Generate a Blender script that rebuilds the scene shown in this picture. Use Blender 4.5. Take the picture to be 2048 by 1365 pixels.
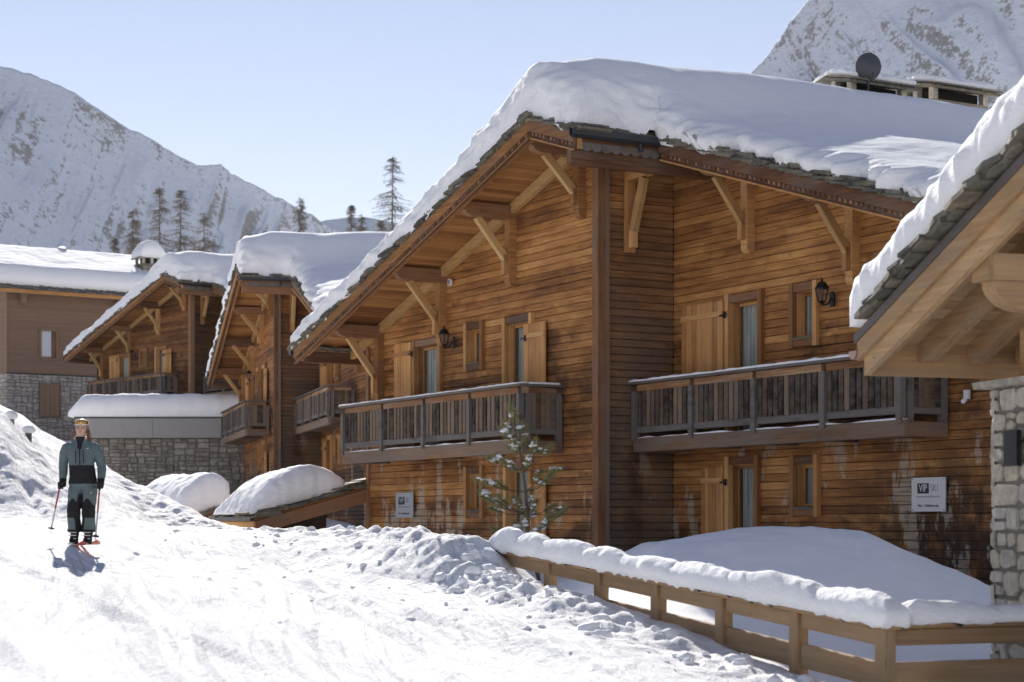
import bpy, bmesh, math, random
import numpy as np
from mathutils import Vector, Matrix

random.seed(7)
RNG = np.random.default_rng(11)
for o in list(bpy.data.objects):
    bpy.data.objects.remove(o)
scene = bpy.context.scene
COL = scene.collection
R = math.radians

# ------------------------------------------------------------------ camera
FPX, HOR = 3755.0, 1045.0            # focal length in photo pixels, horizon row
cam_d = bpy.data.cameras.new('camera')
cam = bpy.data.objects.new('camera', cam_d)
COL.objects.link(cam)
cam.location = (0, 0, 1.6)
cam.rotation_euler = (R(90), 0, 0)
cam_d.sensor_width = 36.0
cam_d.lens = FPX / 2048.0 * 36.0
cam_d.shift_y = (HOR - 682.5) / 2048.0
cam_d.clip_start = 0.2
cam_d.clip_end = 20000
cam_d.dof.use_dof = True
cam_d.dof.focus_distance = 33.0
cam_d.dof.aperture_fstop = 2.2
scene.camera = cam

# ------------------------------------------------------------------ light
SUN_AZ, SUN_EL = R(-12.0), R(25.0)    # azimuth from +Y towards +X
sun_dir = Vector((math.sin(SUN_AZ) * math.cos(SUN_EL), math.cos(SUN_AZ) * math.cos(SUN_EL), math.sin(SUN_EL)))
world = bpy.data.worlds.new('World')
scene.world = world
world.use_nodes = True
wn = world.node_tree
for n in list(wn.nodes):
    wn.nodes.remove(n)
sky = wn.nodes.new('ShaderNodeTexSky')
sky.sky_type = 'NISHITA'
sky.sun_disc = False
sky.sun_elevation = SUN_EL
sky.sun_rotation = SUN_AZ
sky.altitude = 1500
sky.air_density = 1.3
sky.dust_density = 0.0
sky.ozone_density = 2.0
bg = wn.nodes.new('ShaderNodeBackground')
bg.inputs['Strength'].default_value = 0.047
out = wn.nodes.new('ShaderNodeOutputWorld')
wb = wn.nodes.new('ShaderNodeMix')            # the camera's white balance, one factor for the whole sky
wb.data_type = 'RGBA'
wb.blend_type = 'MULTIPLY'
wb.inputs[0].default_value = 1.0
wb.inputs[7].default_value = (1.30, .97, .93, 1)
wn.links.new(sky.outputs[0], wb.inputs[6])
wn.links.new(wb.outputs[2], bg.inputs['Color'])
wn.links.new(bg.outputs[0], out.inputs['Surface'])
sl = bpy.data.lights.new('sun', 'SUN')
sl.energy = 3.6
sl.angle = R(0.53)
sl.color = (1.0, 0.95, 0.875)
so = bpy.data.objects.new('sun', sl)
COL.objects.link(so)
so.rotation_euler = (-sun_dir).to_track_quat('-Z', 'Y').to_euler()
so.location = (0, 0, 60)
scene.view_settings.view_transform = 'Standard'
scene.view_settings.look = 'None'
scene.view_settings.exposure = 1.32
scene.view_settings.gamma = 1.0
scene.render.engine = 'CYCLES'
scene.cycles.use_denoising = True
scene.cycles.max_bounces = 7
scene.cycles.diffuse_bounces = 5
scene.cycles.glossy_bounces = 2
scene.cycles.transmission_bounces = 2
scene.cycles.caustics_reflective = False
scene.cycles.caustics_refractive = False

# ------------------------------------------------------------------ noise
_P = np.random.default_rng(3).permutation(512).astype(np.int64)
_P = np.concatenate([_P, _P, _P])
_GR = np.random.default_rng(4).normal(size=(512, 3))
_GR /= np.linalg.norm(_GR, axis=1)[:, None]


def pn(x, y, z=0.0):
    x, y, z = np.broadcast_arrays(np.asarray(x, float), np.asarray(y, float), np.asarray(z, float))
    xi, yi, zi = np.floor(x).astype(np.int64), np.floor(y).astype(np.int64), np.floor(z).astype(np.int64)
    xf, yf, zf = x - xi, y - yi, z - zi
    fx, fy, fz = [t * t * t * (t * (t * 6 - 15) + 10) for t in (xf, yf, zf)]

    def g(a, b, c):
        h = _P[_P[_P[(xi + a) & 511] + ((yi + b) & 511)] + ((zi + c) & 511)]
        v = _GR[h]
        return v[..., 0] * (xf - a) + v[..., 1] * (yf - b) + v[..., 2] * (zf - c)
    l = lambda a, b, t: a + (b - a) * t
    return 1.5 * l(l(l(g(0, 0, 0), g(1, 0, 0), fx), l(g(0, 1, 0), g(1, 1, 0), fx), fy),
                   l(l(g(0, 0, 1), g(1, 0, 1), fx), l(g(0, 1, 1), g(1, 1, 1), fx), fy), fz)


def fbm(x, y, z=0.0, octv=4, gain=.5):
    s, a, f = 0, 1.0, 1.0
    for i in range(octv):
        s = s + a * pn(np.asarray(x) * f + 17.3 * i, np.asarray(y) * f - 9.1 * i, np.asarray(z) * f + 3.7 * i)
        a *= gain
        f *= 2.03
    return s


def sstep(a, b, x):
    t = np.clip((np.asarray(x, float) - a) / (b - a), 0, 1)
    return t * t * (3 - 2 * t)


# ------------------------------------------------------------------ materials
class NT:
    def __init__(s, name):
        s.m = bpy.data.materials.new(name)
        s.m.use_nodes = True
        s.t = s.m.node_tree
        s.b = s.t.nodes['Principled BSDF']

    def n(s, typ, **kw):
        nd = s.t.nodes.new('ShaderNode' + typ)
        for k, v in kw.items():
            if k.startswith('_'):
                setattr(nd, k[1:], v)
            else:
                s.set(nd, k, v)
        return nd

    def set(s, nd, k, v):
        i = nd.inputs[int(k[1:])] if (k[0] == 'i' and k[1:].isdigit()) else nd.inputs[k]
        if hasattr(v, 'is_output') or isinstance(v, bpy.types.NodeSocket):
            s.t.links.new(v, i)
        else:
            i.default_value = v

    def ramp(s, fac, stops, interp='LINEAR'):
        r = s.n('ValToRGB')
        r.color_ramp.interpolation = interp
        e = r.color_ramp.elements
        while len(e) < len(stops):
            e.new(0.5)
        for el, (p, c) in zip(e, stops):
            el.position = p
            el.color = (c, c, c, 1) if isinstance(c, (int, float)) else (*c, 1)
        s.t.links.new(fac, r.inputs[0])
        return r.outputs[0]

    def math(s, op, a, b=0.0, clamp=False):
        nd = s.n('Math', _operation=op, _use_clamp=clamp)
        s.set(nd, 'i0', a)
        s.set(nd, 'i1', b)
        return nd.outputs[0]

    def mix(s, fac, a, b, blend='MIX'):
        nd = s.n('Mix', _data_type='RGBA', _blend_type=blend)
        s.set(nd, 'i0', fac)
        s.set(nd, 'i6', a if not isinstance(a, tuple) else (*a, 1))
        s.set(nd, 'i7', b if not isinstance(b, tuple) else (*b, 1))
        return nd.outputs[2]

    def attr(s, name):
        return s.n('Attribute', _attribute_name=name)

    def mapping(s, vec, scale=(1, 1, 1), loc=(0, 0, 0)):
        m = s.n('Mapping')
        s.t.links.new(vec, m.inputs[0])
        m.inputs['Scale'].default_value = scale
        m.inputs['Location'].default_value = loc
        return m.outputs[0]

    def noise(s, vec, scale=1.0, detail=4, rough=.55, out=0):
        nd = s.n('TexNoise', Scale=scale, Detail=detail, Roughness=rough)
        s.t.links.new(vec, nd.inputs['Vector'])
        return nd.outputs[out]

    def obj(s):
        return s.n('TexCoord').outputs['Object']

    def bump(s, h, strength=.3, dist=.01):
        b = s.n('Bump', Strength=strength, Distance=dist)
        s.t.links.new(h, b.inputs['Height'])
        s.t.links.new(b.outputs[0], s.b.inputs['Normal'])

    def fin(s, color=None, rough=.7, spec=.3, metal=0.0):
        if color is not None:
            s.set(s.b, 'Base Color', color if not isinstance(color, tuple) else (*color, 1))
        s.set(s.b, 'Roughness', rough)
        s.b.inputs['Specular IOR Level'].default_value = spec
        s.b.inputs['Metallic'].default_value = metal
        return s.m


MAT = {}


def wood(name, c_dark, c_mid, c_light, grey=0.0, greycol=(.22, .2, .18), var=.5, stain=.5, knots=True, rough=.75):
    """planks and beams: 'gc' carries each piece's own grain direction, 'rnd' its tint"""
    k = NT(name)
    gc = k.attr('gc').outputs['Vector']
    rnd = k.attr('rnd').outputs['Fac']
    ob = k.obj()
    grain = k.noise(k.mapping(gc, (1.1, 26, 26)), 1.0, 5, .62)
    fine = k.noise(k.mapping(gc, (3.5, 110, 110)), 1.0, 3, .6)
    big = k.noise(k.mapping(ob, (.55, .55, .9)), 1.0, 5, .6)
    f = k.math('ADD', k.math('MULTIPLY', grain, .6), k.math('MULTIPLY', big, stain))
    f = k.math('ADD', f, k.math('MULTIPLY', k.math('SUBTRACT', rnd, .5), var))
    f = k.math('SUBTRACT', f, (stain * .5 - .02))
    col = k.ramp(f, [(.12, c_dark), (.36, c_mid), (.62, c_light)])
    if knots:
        vn = k.n('TexVoronoi', Scale=1.0)
        k.t.links.new(k.mapping(gc, (2.2, 9, 9)), vn.inputs['Vector'])
        kn = k.ramp(vn.outputs[0], [(.05, 1.0), (.13, 0.0)])
        col = k.mix(k.math('MULTIPLY', kn, .6), col, tuple(c * .45 for c in c_dark))
    if grey > 0:
        gm = k.ramp(k.noise(k.mapping(gc, (.8, 5, 5)), 1.0, 5, .65), [(.5 - grey * .35, 0.0), (.72 - grey * .3, 1.0)])
        gcol = k.mix(fine, tuple(c * .6 for c in greycol), tuple(c * 1.25 for c in greycol))
        col = k.mix(k.math('MULTIPLY', gm, min(1.0, grey + .25)), col, gcol)
    h = k.math('ADD', k.math('MULTIPLY', grain, .7), k.math('MULTIPLY', fine, .3))
    k.bump(h, .35, .012)
    return k.fin(col, rough, .25)


def wall_wood(name, gain=1.0):
    """horizontal cladding of the big chalets: honey planks, dark stains, peeled streaks low down, grey on the return wall"""
    k = NT(name)
    gc = k.attr('gc').outputs['Vector']
    rnd = k.attr('rnd').outputs['Fac']
    wthr = k.attr('wthr').outputs['Fac']       # 0 facade .. 1 exposed return wall
    ob = k.obj()
    sx = k.n('SeparateXYZ')
    k.t.links.new(ob, sx.inputs[0])
    along = k.math('ADD', sx.outputs[0], sx.outputs[1])
    cb = k.n('CombineXYZ')
    k.t.links.new(along, cb.inputs[0])
    k.t.links.new(sx.outputs[2], cb.inputs[2])
    uv = cb.outputs[0]
    grain = k.noise(k.mapping(gc, (1.3, 30, 30)), 1.0, 5, .62)
    fine = k.noise(k.mapping(gc, (4, 120, 120)), 1.0, 3, .6)
    big = k.noise(k.mapping(uv, (.42, 1, 1.1)), 1.0, 7, .66)
    f = k.math('ADD', k.math('MULTIPLY', grain, .5), k.math('MULTIPLY', big, .80))
    f = k.math('ADD', f, k.math('MULTIPLY', k.math('SUBTRACT', rnd, .5), .15))
    jn = k.n('TexWhiteNoise', _noise_dimensions='1D')
    gsp = k.n('SeparateXYZ')
    k.t.links.new(gc, gsp.inputs[0])
    k.t.links.new(k.math('ADD', k.math('FLOOR', k.math('MULTIPLY', gsp.outputs[0], .33)), k.math('MULTIPLY', rnd, 57.0)), jn.inputs['W'])
    f = k.math('ADD', f, k.math('MULTIPLY', k.math('SUBTRACT', jn.outputs[0], .5), .10))
    f = k.math('ADD', k.math('MULTIPLY', k.math('SUBTRACT', f, .66), 1.45), .40)
    col = k.ramp(f, [(.10, (.105, .042, .017)), (.30, (.27, .112, .034)), (.50, (.46, .212, .066)), (.72, (.66, .365, .135))])
    # dark damp blotches, densest just above the balcony floor line and low on the walls
    zb = k.ramp(k.math('MULTIPLY', sx.outputs[2], .1), [(.0, .9), (.13, .8), (.19, .35), (.29, .05), (.32, .80), (.42, .62), (.56, .30), (.75, .10)])
    blot = k.noise(k.mapping(uv, (.9, 1, 1.5), (3, 0, 5)), 1.0, 6, .68)
    bm = k.ramp(k.math('ADD', blot, k.math('MULTIPLY', k.math('SUBTRACT', zb, .5), .28)), [(.50, 0.0), (.62, 1.0)])
    col = k.mix(k.math('MULTIPLY', bm, .70), col, (.060, .027, .014))
    dx = k.math('MULTIPLY', k.ramp(k.math('MULTIPLY', sx.outputs[0], .1), [(.44, 0.0), (.70, 1.0)]), k.ramp(k.math('MULTIPLY', sx.outputs[2], .1), [(.20, 1.0), (.30, .25), (.34, .0)]))
    db = k.math('MULTIPLY', wthr, k.math('MULTIPLY', k.ramp(sx.outputs[1], [(.35, 0.0), (.75, 1.0), (1.25, 1.0), (1.5, .2)]), k.ramp(k.math('MULTIPLY', sx.outputs[2], .1), [(.28, 1.0), (.32, .0)])))
    damp = k.math('MULTIPLY', k.math('MAXIMUM', dx, db), k.ramp(k.noise(k.mapping(uv, (1.6, 1, 1.1), (7, 0, 1)), 1.0, 6, .7), [(.36, 0.0), (.52, .9)]))
    col = k.mix(damp, col, (.045, .024, .014))
    # pale peeled streaks under the balconies
    st = k.noise(k.mapping(uv, (1.15, 1, .42), (11, 0, 2)), 1.0, 7, .70)
    lowm = k.ramp(k.math('MULTIPLY', sx.outputs[2], .1), [(.10, .9), (.24, 1.0), (.288, .7), (.31, 0.0)])
    sm = k.math('MULTIPLY', k.ramp(st, [(.545, 0.0), (.575, 1.0)]), lowm)
    col = k.mix(k.math('MULTIPLY', sm, k.ramp(grain, [(.35, .25), (.55, .85)])), col, (.50, .42, .32))
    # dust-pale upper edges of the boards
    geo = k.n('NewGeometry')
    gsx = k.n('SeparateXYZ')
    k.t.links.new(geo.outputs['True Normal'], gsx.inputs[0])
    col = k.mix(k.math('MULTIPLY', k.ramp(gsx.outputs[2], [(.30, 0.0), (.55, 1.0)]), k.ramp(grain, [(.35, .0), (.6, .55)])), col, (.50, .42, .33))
    # grey silvered return wall
    gcol = k.mix(fine, (.06, .046, .034), (.21, .168, .13))
    gn = k.noise(k.mapping(uv, (.7, 1, .6), (5, 0, 9)), 1.0, 4, .6)
    zf = k.ramp(k.math('MULTIPLY', sx.outputs[2], .1), [(.25, 1.0), (.62, .55), (.85, .15)])
    gm = k.math('MULTIPLY', k.math('SUBTRACT', wthr, k.math('MULTIPLY', damp, .9), True), k.math('MULTIPLY', zf, k.ramp(gn, [(.30, .35), (.55, 1.0)])))
    col = k.mix(gm, col, gcol)
    vn = k.n('TexVoronoi', Scale=1.0)
    k.t.links.new(k.mapping(gc, (1.7, 8, 8)), vn.inputs['Vector'])
    kn = k.ramp(vn.outputs[0], [(.06, 1.0), (.15, 0.0)])
    col = k.mix(k.math('MULTIPLY', kn, .55), col, (.05, .02, .01))
    k.bump(k.math('ADD', k.math('MULTIPLY', grain, .7), k.math('MULTIPLY', fine, .3)), .5, .015)
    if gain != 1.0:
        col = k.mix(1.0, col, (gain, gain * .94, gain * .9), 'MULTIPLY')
    return k.fin(col, .72, .25)


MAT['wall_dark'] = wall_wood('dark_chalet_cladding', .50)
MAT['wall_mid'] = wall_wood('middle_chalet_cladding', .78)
MAT['wall'] = wall_wood('chalet_cladding')
MAT['beam'] = wood('red_brown_beam', (.11, .050, .024), (.25, .118, .054), (.37, .20, .10), .15)
MAT['honey'] = wood('honey_timber', (0.260, 0.118, 0.039), (0.520, 0.266, 0.096), (0.728, 0.426, 0.176), .05)
MAT['shutter'] = wood('shutter_boards', (0.325, 0.142, 0.045), (0.585, 0.290, 0.102), (0.754, 0.426, 0.171), .05, var=.25)
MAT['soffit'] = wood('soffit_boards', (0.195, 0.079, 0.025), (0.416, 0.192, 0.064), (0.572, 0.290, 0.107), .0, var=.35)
MAT['grey'] = wood('weathered_grey_timber', (.05, .035, .024), (.13, .09, .06), (.22, .165, .12), .7, (.185, .168, .150), var=.6)
MAT['baluster'] = wood('weathered_balusters', (.025, .015, .009), (.10, .060, .034), (.24, .168, .110), .35, (.17, .142, .115), var=.85)
MAT['pale'] = wood('pale_sunlit_timber', (0.340, 0.190, 0.074), (0.550, 0.342, 0.139), (0.680, 0.456, 0.213), .03, var=.25)  # lighter than honey to put sunlight on braces and wall rafter into the colour
MAT['rail'] = wood('peeling_rail', (0.130, 0.052, 0.023), (0.312, 0.150, 0.065), (0.598, 0.429, 0.260), .15, (0.390, 0.338, 0.260), var=.2)
MAT['floorbeam'] = wood('balcony_beam', (0.078, 0.042, 0.023), (0.221, 0.117, 0.058), (0.338, 0.202, 0.111), .45, (0.208, 0.182, 0.156))
MAT['porch'] = wood('pale_larch', (.27, .150, .066), (.47, .290, .140), (.62, .425, .235), .3, (.33, .255, .175), var=.3, knots=True)
MAT['fence'] = wood('fence_larch', (.25, .155, .080), (.37, .245, .135), (.46, .325, .19), .1, (.3, .25, .18), var=.2)
MAT['tan'] = wood('painted_tan_cladding', (.20, .125, .085), (.27, .175, .118), (.33, .22, .15), .0, var=.12, stain=.15, knots=False)


def plain(name, col, rough=.6, spec=.3, metal=0.0, var=.25, scale=8.0, bump=.2):
    k = NT(name)
    n = k.noise(k.obj(), scale, 5, .6)
    c = k.mix(n, tuple(x * (1 - var) for x in col), tuple(min(1, x * (1 + var)) for x in col))
    if bump:
        k.bump(n, bump, .01)
    return k.fin(c, rough, spec, metal)


def stone_mat(name, cols, scale=9):
    k = NT(name)
    rnd = k.attr('rnd').outputs['Fac']
    n = k.noise(k.obj(), scale, 6, .65)
    base = k.ramp(rnd, [(i / (len(cols) - 1), c) for i, c in enumerate(cols)])
    c = k.mix(k.ramp(n, [(.3, 0.0), (.7, 1.0)]), k.mix(.55, base, (0.05, .05, .05), 'MULTIPLY'), base)
    c = k.mix(k.ramp(k.noise(k.obj(), scale * .35, 3, .6), [(.45, 0.0), (.62, .45)]), c, tuple(x * .55 for x in cols[0]))
    k.bump(n, .6, .02)
    return k.fin(c, .85, .2)


MAT['slate'] = stone_mat('roof_slate', [(.15, .14, .12), (.25, .235, .19), (.33, .28, .20), (.20, .20, .165)], 11)
MAT['stone'] = stone_mat('grey_rubble_stone', [(.46, .42, .37), (.56, .53, .48), (.62, .56, .47), (.52, .50, .48)], 5)
MAT['stone2'] = stone_mat('brown_rubble_stone', [(.30, .265, .215), (.40, .36, .30), (.52, .48, .42), (.36, .31, .25)], 5)
MAT['palestone'] = stone_mat('pale_pillar_stone', [(.52, .48, .40), (.68, .65, .58), (.70, .62, .47), (.62, .59, .53)], 9)
MAT['tanstone'] = plain('tan_render', (.30, .255, .19), .9, .15, 0, .3, 6, .4)
MAT['mortar'] = plain('mortar', (.20, .185, .165), .95, .1, 0, .3, 14, .4)
MAT['concrete'] = plain('concrete', (.34, .33, .315), .9, .15, 0, .12, 3, .1)
MAT['darkmetal'] = plain('dark_zinc', (.055, .06, .068), .45, .5, .6, .2, 5, .05)
MAT['brownmetal'] = plain('brown_flashing', (.11, .092, .082), .5, .4, .2, .15, 5, .05)
MAT['iron'] = plain('black_iron', (.012, .012, .014), .5, .5, .3, .2, 20, .1)
MAT['copper'] = plain('copper_gutter', (.40, .25, .19), .42, .5, .6, .2, 6, .05)
MAT['interior'] = plain('shadowed_interior', (.03, .027, .025), .9, .1, 0, .2, 3, 0)
MAT['render'] = plain('grey_render', (.16, .155, .15), .95, .1, 0, .25, 4, .2)
MAT['sign'] = plain('sign_panel', (.66, .66, .66), .4, .4, 0, .03, 3, 0)
MAT['signA'] = plain('brushed_sign_panel', (.44, .46, .50), .4, .4, 0, .03, 3, 0)
MAT['signdark'] = plain('sign_print_dark', (.03, .032, .035), .5, .3, 0, .05, 3, 0)
MAT['signgrey'] = plain('sign_print_grey', (.22, .22, .23), .5, .3, 0, .05, 3, 0)
MAT['dish'] = plain('dish_grey', (.075, .078, .085), .5, .4, 0, .08, 3, 0)
kc = NT('curtain')
kn_ = kc.noise(kc.mapping(kc.obj(), (26, 1, .4)), 1.0, 3, .6)
MAT['curtain'] = kc.fin(kc.mix(kc.ramp(kn_, [(.32, 0.0), (.66, 1.0)]), (.30, .32, .29), (.85, .87, .80)), .9, .1)  # vertical stripes paint the shading of the folds into the cloth
MAT['white'] = plain('white_plastic', (.75, .75, .74), .4, .4, 0, .03, 3, 0)


def glass_mat(name, tint, rough=.05):
    k = NT(name)
    k.set(k.b, 'Alpha', .16)
    return k.fin(tint, rough, .6)


MAT['glass'] = glass_mat('window_glass', (.05, .07, .075))
MAT['lampglass'] = glass_mat('lantern_glass', (.10, .12, .14), .15)


def snow_mat(name, bumps, col=(.935, .94, .95), dist=.02):
    k = NT(name)
    ob = k.obj()
    h = None
    for vs, sc, w in bumps:
        n = k.math('MULTIPLY', k.noise(k.mapping(ob, vs), sc, 4, .6), w)
        h = n if h is None else k.math('ADD', h, n)
    k.bump(h, .55, dist)
    k.b.inputs['Subsurface Weight'].default_value = 0.0
    return k.fin(col, .85, .08)


MAT['snow'] = snow_mat('fresh_snow', [((1, 1, 1.6), 5, 1.0), ((1, 1, 1.5), 17, .5), ((1, 1, 1), 46, .28)], dist=.04)
MAT['snowfar'] = snow_mat('distant_roof_snow', [((1, 1, 1), 2.0, 1.0)], dist=.02)


def piste_mat():
    k = NT('piste_snow')
    ob = k.obj()
    rot = k.n('Mapping')
    k.t.links.new(ob, rot.inputs[0])
    rot.inputs['Rotation'].default_value = (0, 0, R(-19))
    r = rot.outputs[0]
    rs = k.n('SeparateXYZ')
    k.t.links.new(r, rs.inputs[0])

    def track(freq, warp, ys, seed):
        yv = k.n('CombineXYZ')
        k.t.links.new(k.math('MULTIPLY', rs.outputs[1], ys), yv.inputs[1])
        yv.inputs[2].default_value = seed
        w_ = k.noise(yv.outputs[0], 1.0, 1, .5)
        cv = k.n('CombineXYZ')
        k.t.links.new(k.math('MULTIPLY', k.math('ADD', rs.outputs[0], k.math('MULTIPLY', w_, warp)), freq), cv.inputs[0])
        k.t.links.new(k.math('MULTIPLY', rs.outputs[1], .03), cv.inputs[1])
        cv.inputs[2].default_value = seed * 3
        return k.noise(cv.outputs[0], 1.0, 2, .5)
    a = track(3.2, 4.0, .09, 2.0)
    b = k.math('ADD', k.math('MULTIPLY', track(9, 3.0, .11, 5.0), .55), k.math('MULTIPLY', track(15, 5.0, .06, 9.0), .45))
    c = k.noise(ob, 9, 5, .65)
    d = k.noise(ob, 38, 3, .6)
    pm = k.attr('pm').outputs['Fac']
    h = k.math('MULTIPLY', pm, k.math('ADD', k.math('MULTIPLY', a, .8), k.math('MULTIPLY', b, .6)))
    h = k.math('ADD', h, k.math('MULTIPLY', k.math('ADD', k.math('MULTIPLY', pm, .75), .25), k.math('ADD', k.math('MULTIPLY', c, .30), k.math('MULTIPLY', d, .20))))
    k.bump(h, 1.0, .13)
    # scraped, icier lines and patches left by skis are a little greyer than the loose snow
    t1 = k.ramp(track(7, 4.0, .08, 13.0), [(.47, 0.0), (.58, 1.0)])
    t2 = k.ramp(track(17, 6.0, .05, 17.0), [(.56, 0.0), (.63, 1.0)])
    pt = k.ramp(k.noise(k.mapping(r, (.55, .18, 1)), 1.0, 4, .6), [(.42, .0), (.62, 1.0)])
    gr = k.ramp(k.noise(ob, 22, 5, .7), [(.35, .25), (.62, 1.0)])
    ice = k.math('MULTIPLY', k.math('MULTIPLY', k.math('MAXIMUM', k.math('MULTIPLY', t1, .8), t2), k.math('ADD', k.math('MULTIPLY', pt, .8), .2)), k.math('MULTIPLY', gr, pm))
    col = k.mix(ice, (.925, .93, .94), (.46, .475, .51))
    return k.fin(col, .85, .08)


MAT['piste'] = piste_mat()


def mountain_mat(name, sc, amount, tint=(.84, .90, .985)):  # tint puts the blue of shaded snow into its base colour
    k = NT(name)
    ob = k.obj()
    geo = k.n('NewGeometry')
    sx = k.n('SeparateXYZ')
    k.t.links.new(geo.outputs['Normal'], sx.inputs[0])
    n1 = k.noise(k.mapping(ob, (1, 1, 1.5)), sc, 6, .6)
    n2 = k.noise(k.mapping(ob, (1, 1, 2.2), (31, 7, 3)), sc * 9, 8, .72)
    n3 = k.noise(k.mapping(ob, (1, 1, 1.6), (3, 17, 3)), sc * 34, 5, .7)
    m = k.math('MULTIPLY', k.math('SUBTRACT', amount, sx.outputs[2]), 1.5)
    m = k.math('ADD', m, k.math('MULTIPLY', k.math('SUBTRACT', n1, .5), 1.5))
    m = k.math('ADD', m, k.math('MULTIPLY', k.math('SUBTRACT', n2, .5), 1.3))
    m = k.math('ADD', m, k.math('MULTIPLY', k.math('SUBTRACT', n3, .5), 1.5))
    f = k.ramp(m, [(.0, 0.0), (.10, 1.0)])
    rock = k.mix(k.ramp(n3, [(.3, 0.0), (.7, 1.0)]), (.08, .074, .070), (.38, .33, .29))
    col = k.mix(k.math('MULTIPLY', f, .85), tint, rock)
    k.bump(k.math('ADD', n2, k.math('MULTIPLY', n3, .4)), .6, 7.0)
    return k.fin(col, .8, .1)


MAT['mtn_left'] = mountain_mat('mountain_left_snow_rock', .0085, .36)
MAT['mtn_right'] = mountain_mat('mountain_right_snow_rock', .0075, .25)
MAT['mtn_far'] = plain('far_ridge', (.30, .38, .52), .9, .1, 0, .08, .002, 0)  # blue of the distant air painted into the ridge colour
MAT['bark'] = plain('larch_bark', (.15, .12, .095), .9, .1, 0, .3, 3, .3)
MAT['twig'] = plain('larch_twigs', (.19, .165, .14), .9, .1, 0, .35, 2, 0)  # twig tone lightened to stand in for haze
MAT['pinebark'] = plain('pine_bark', (.16, .12, .085), .9, .1, 0, .3, 30, .3)
MAT['needle'] = plain('pine_needles', (.27, .25, .10), .6, .3, 0, .45, 9, 0)
MAT['teal'] = plain('teal_ski_fabric', (.125, .170, .172), .75, .2, 0, .15, 14, .4)
MAT['black'] = plain('black_fabric', (.024, .024, .026), .8, .2, 0, .3, 20, .4)
MAT['skin'] = plain('skin', (.60, .39, .29), .5, .35, 0, .08, 20, 0)
MAT['hair'] = plain('brown_hair', (.24, .14, .065), .5, .4, 0, .35, 60, .4)
MAT['lens'] = plain('gold_goggle_lens', (.42, .22, .03), .12, .8, .6, .2, 8, 0)
MAT['red'] = plain('red_lacquer', (.45, .03, .035), .35, .5, 0, .1, 5, 0)
MAT['orange'] = plain('orange_ski_top', (.62, .10, .05), .4, .5, 0, .15, 8, 0)
MAT['silver'] = plain('silver_shaft', (.55, .55, .57), .35, .5, .4, .05, 5, 0)
MAT['lime'] = plain('ski_edge_lime', (.35, .50, .12), .4, .5, 0, .05, 5, 0)
MAT['lip'] = plain('lips', (.42, .14, .12), .5, .3, 0, .05, 5, 0)


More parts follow.
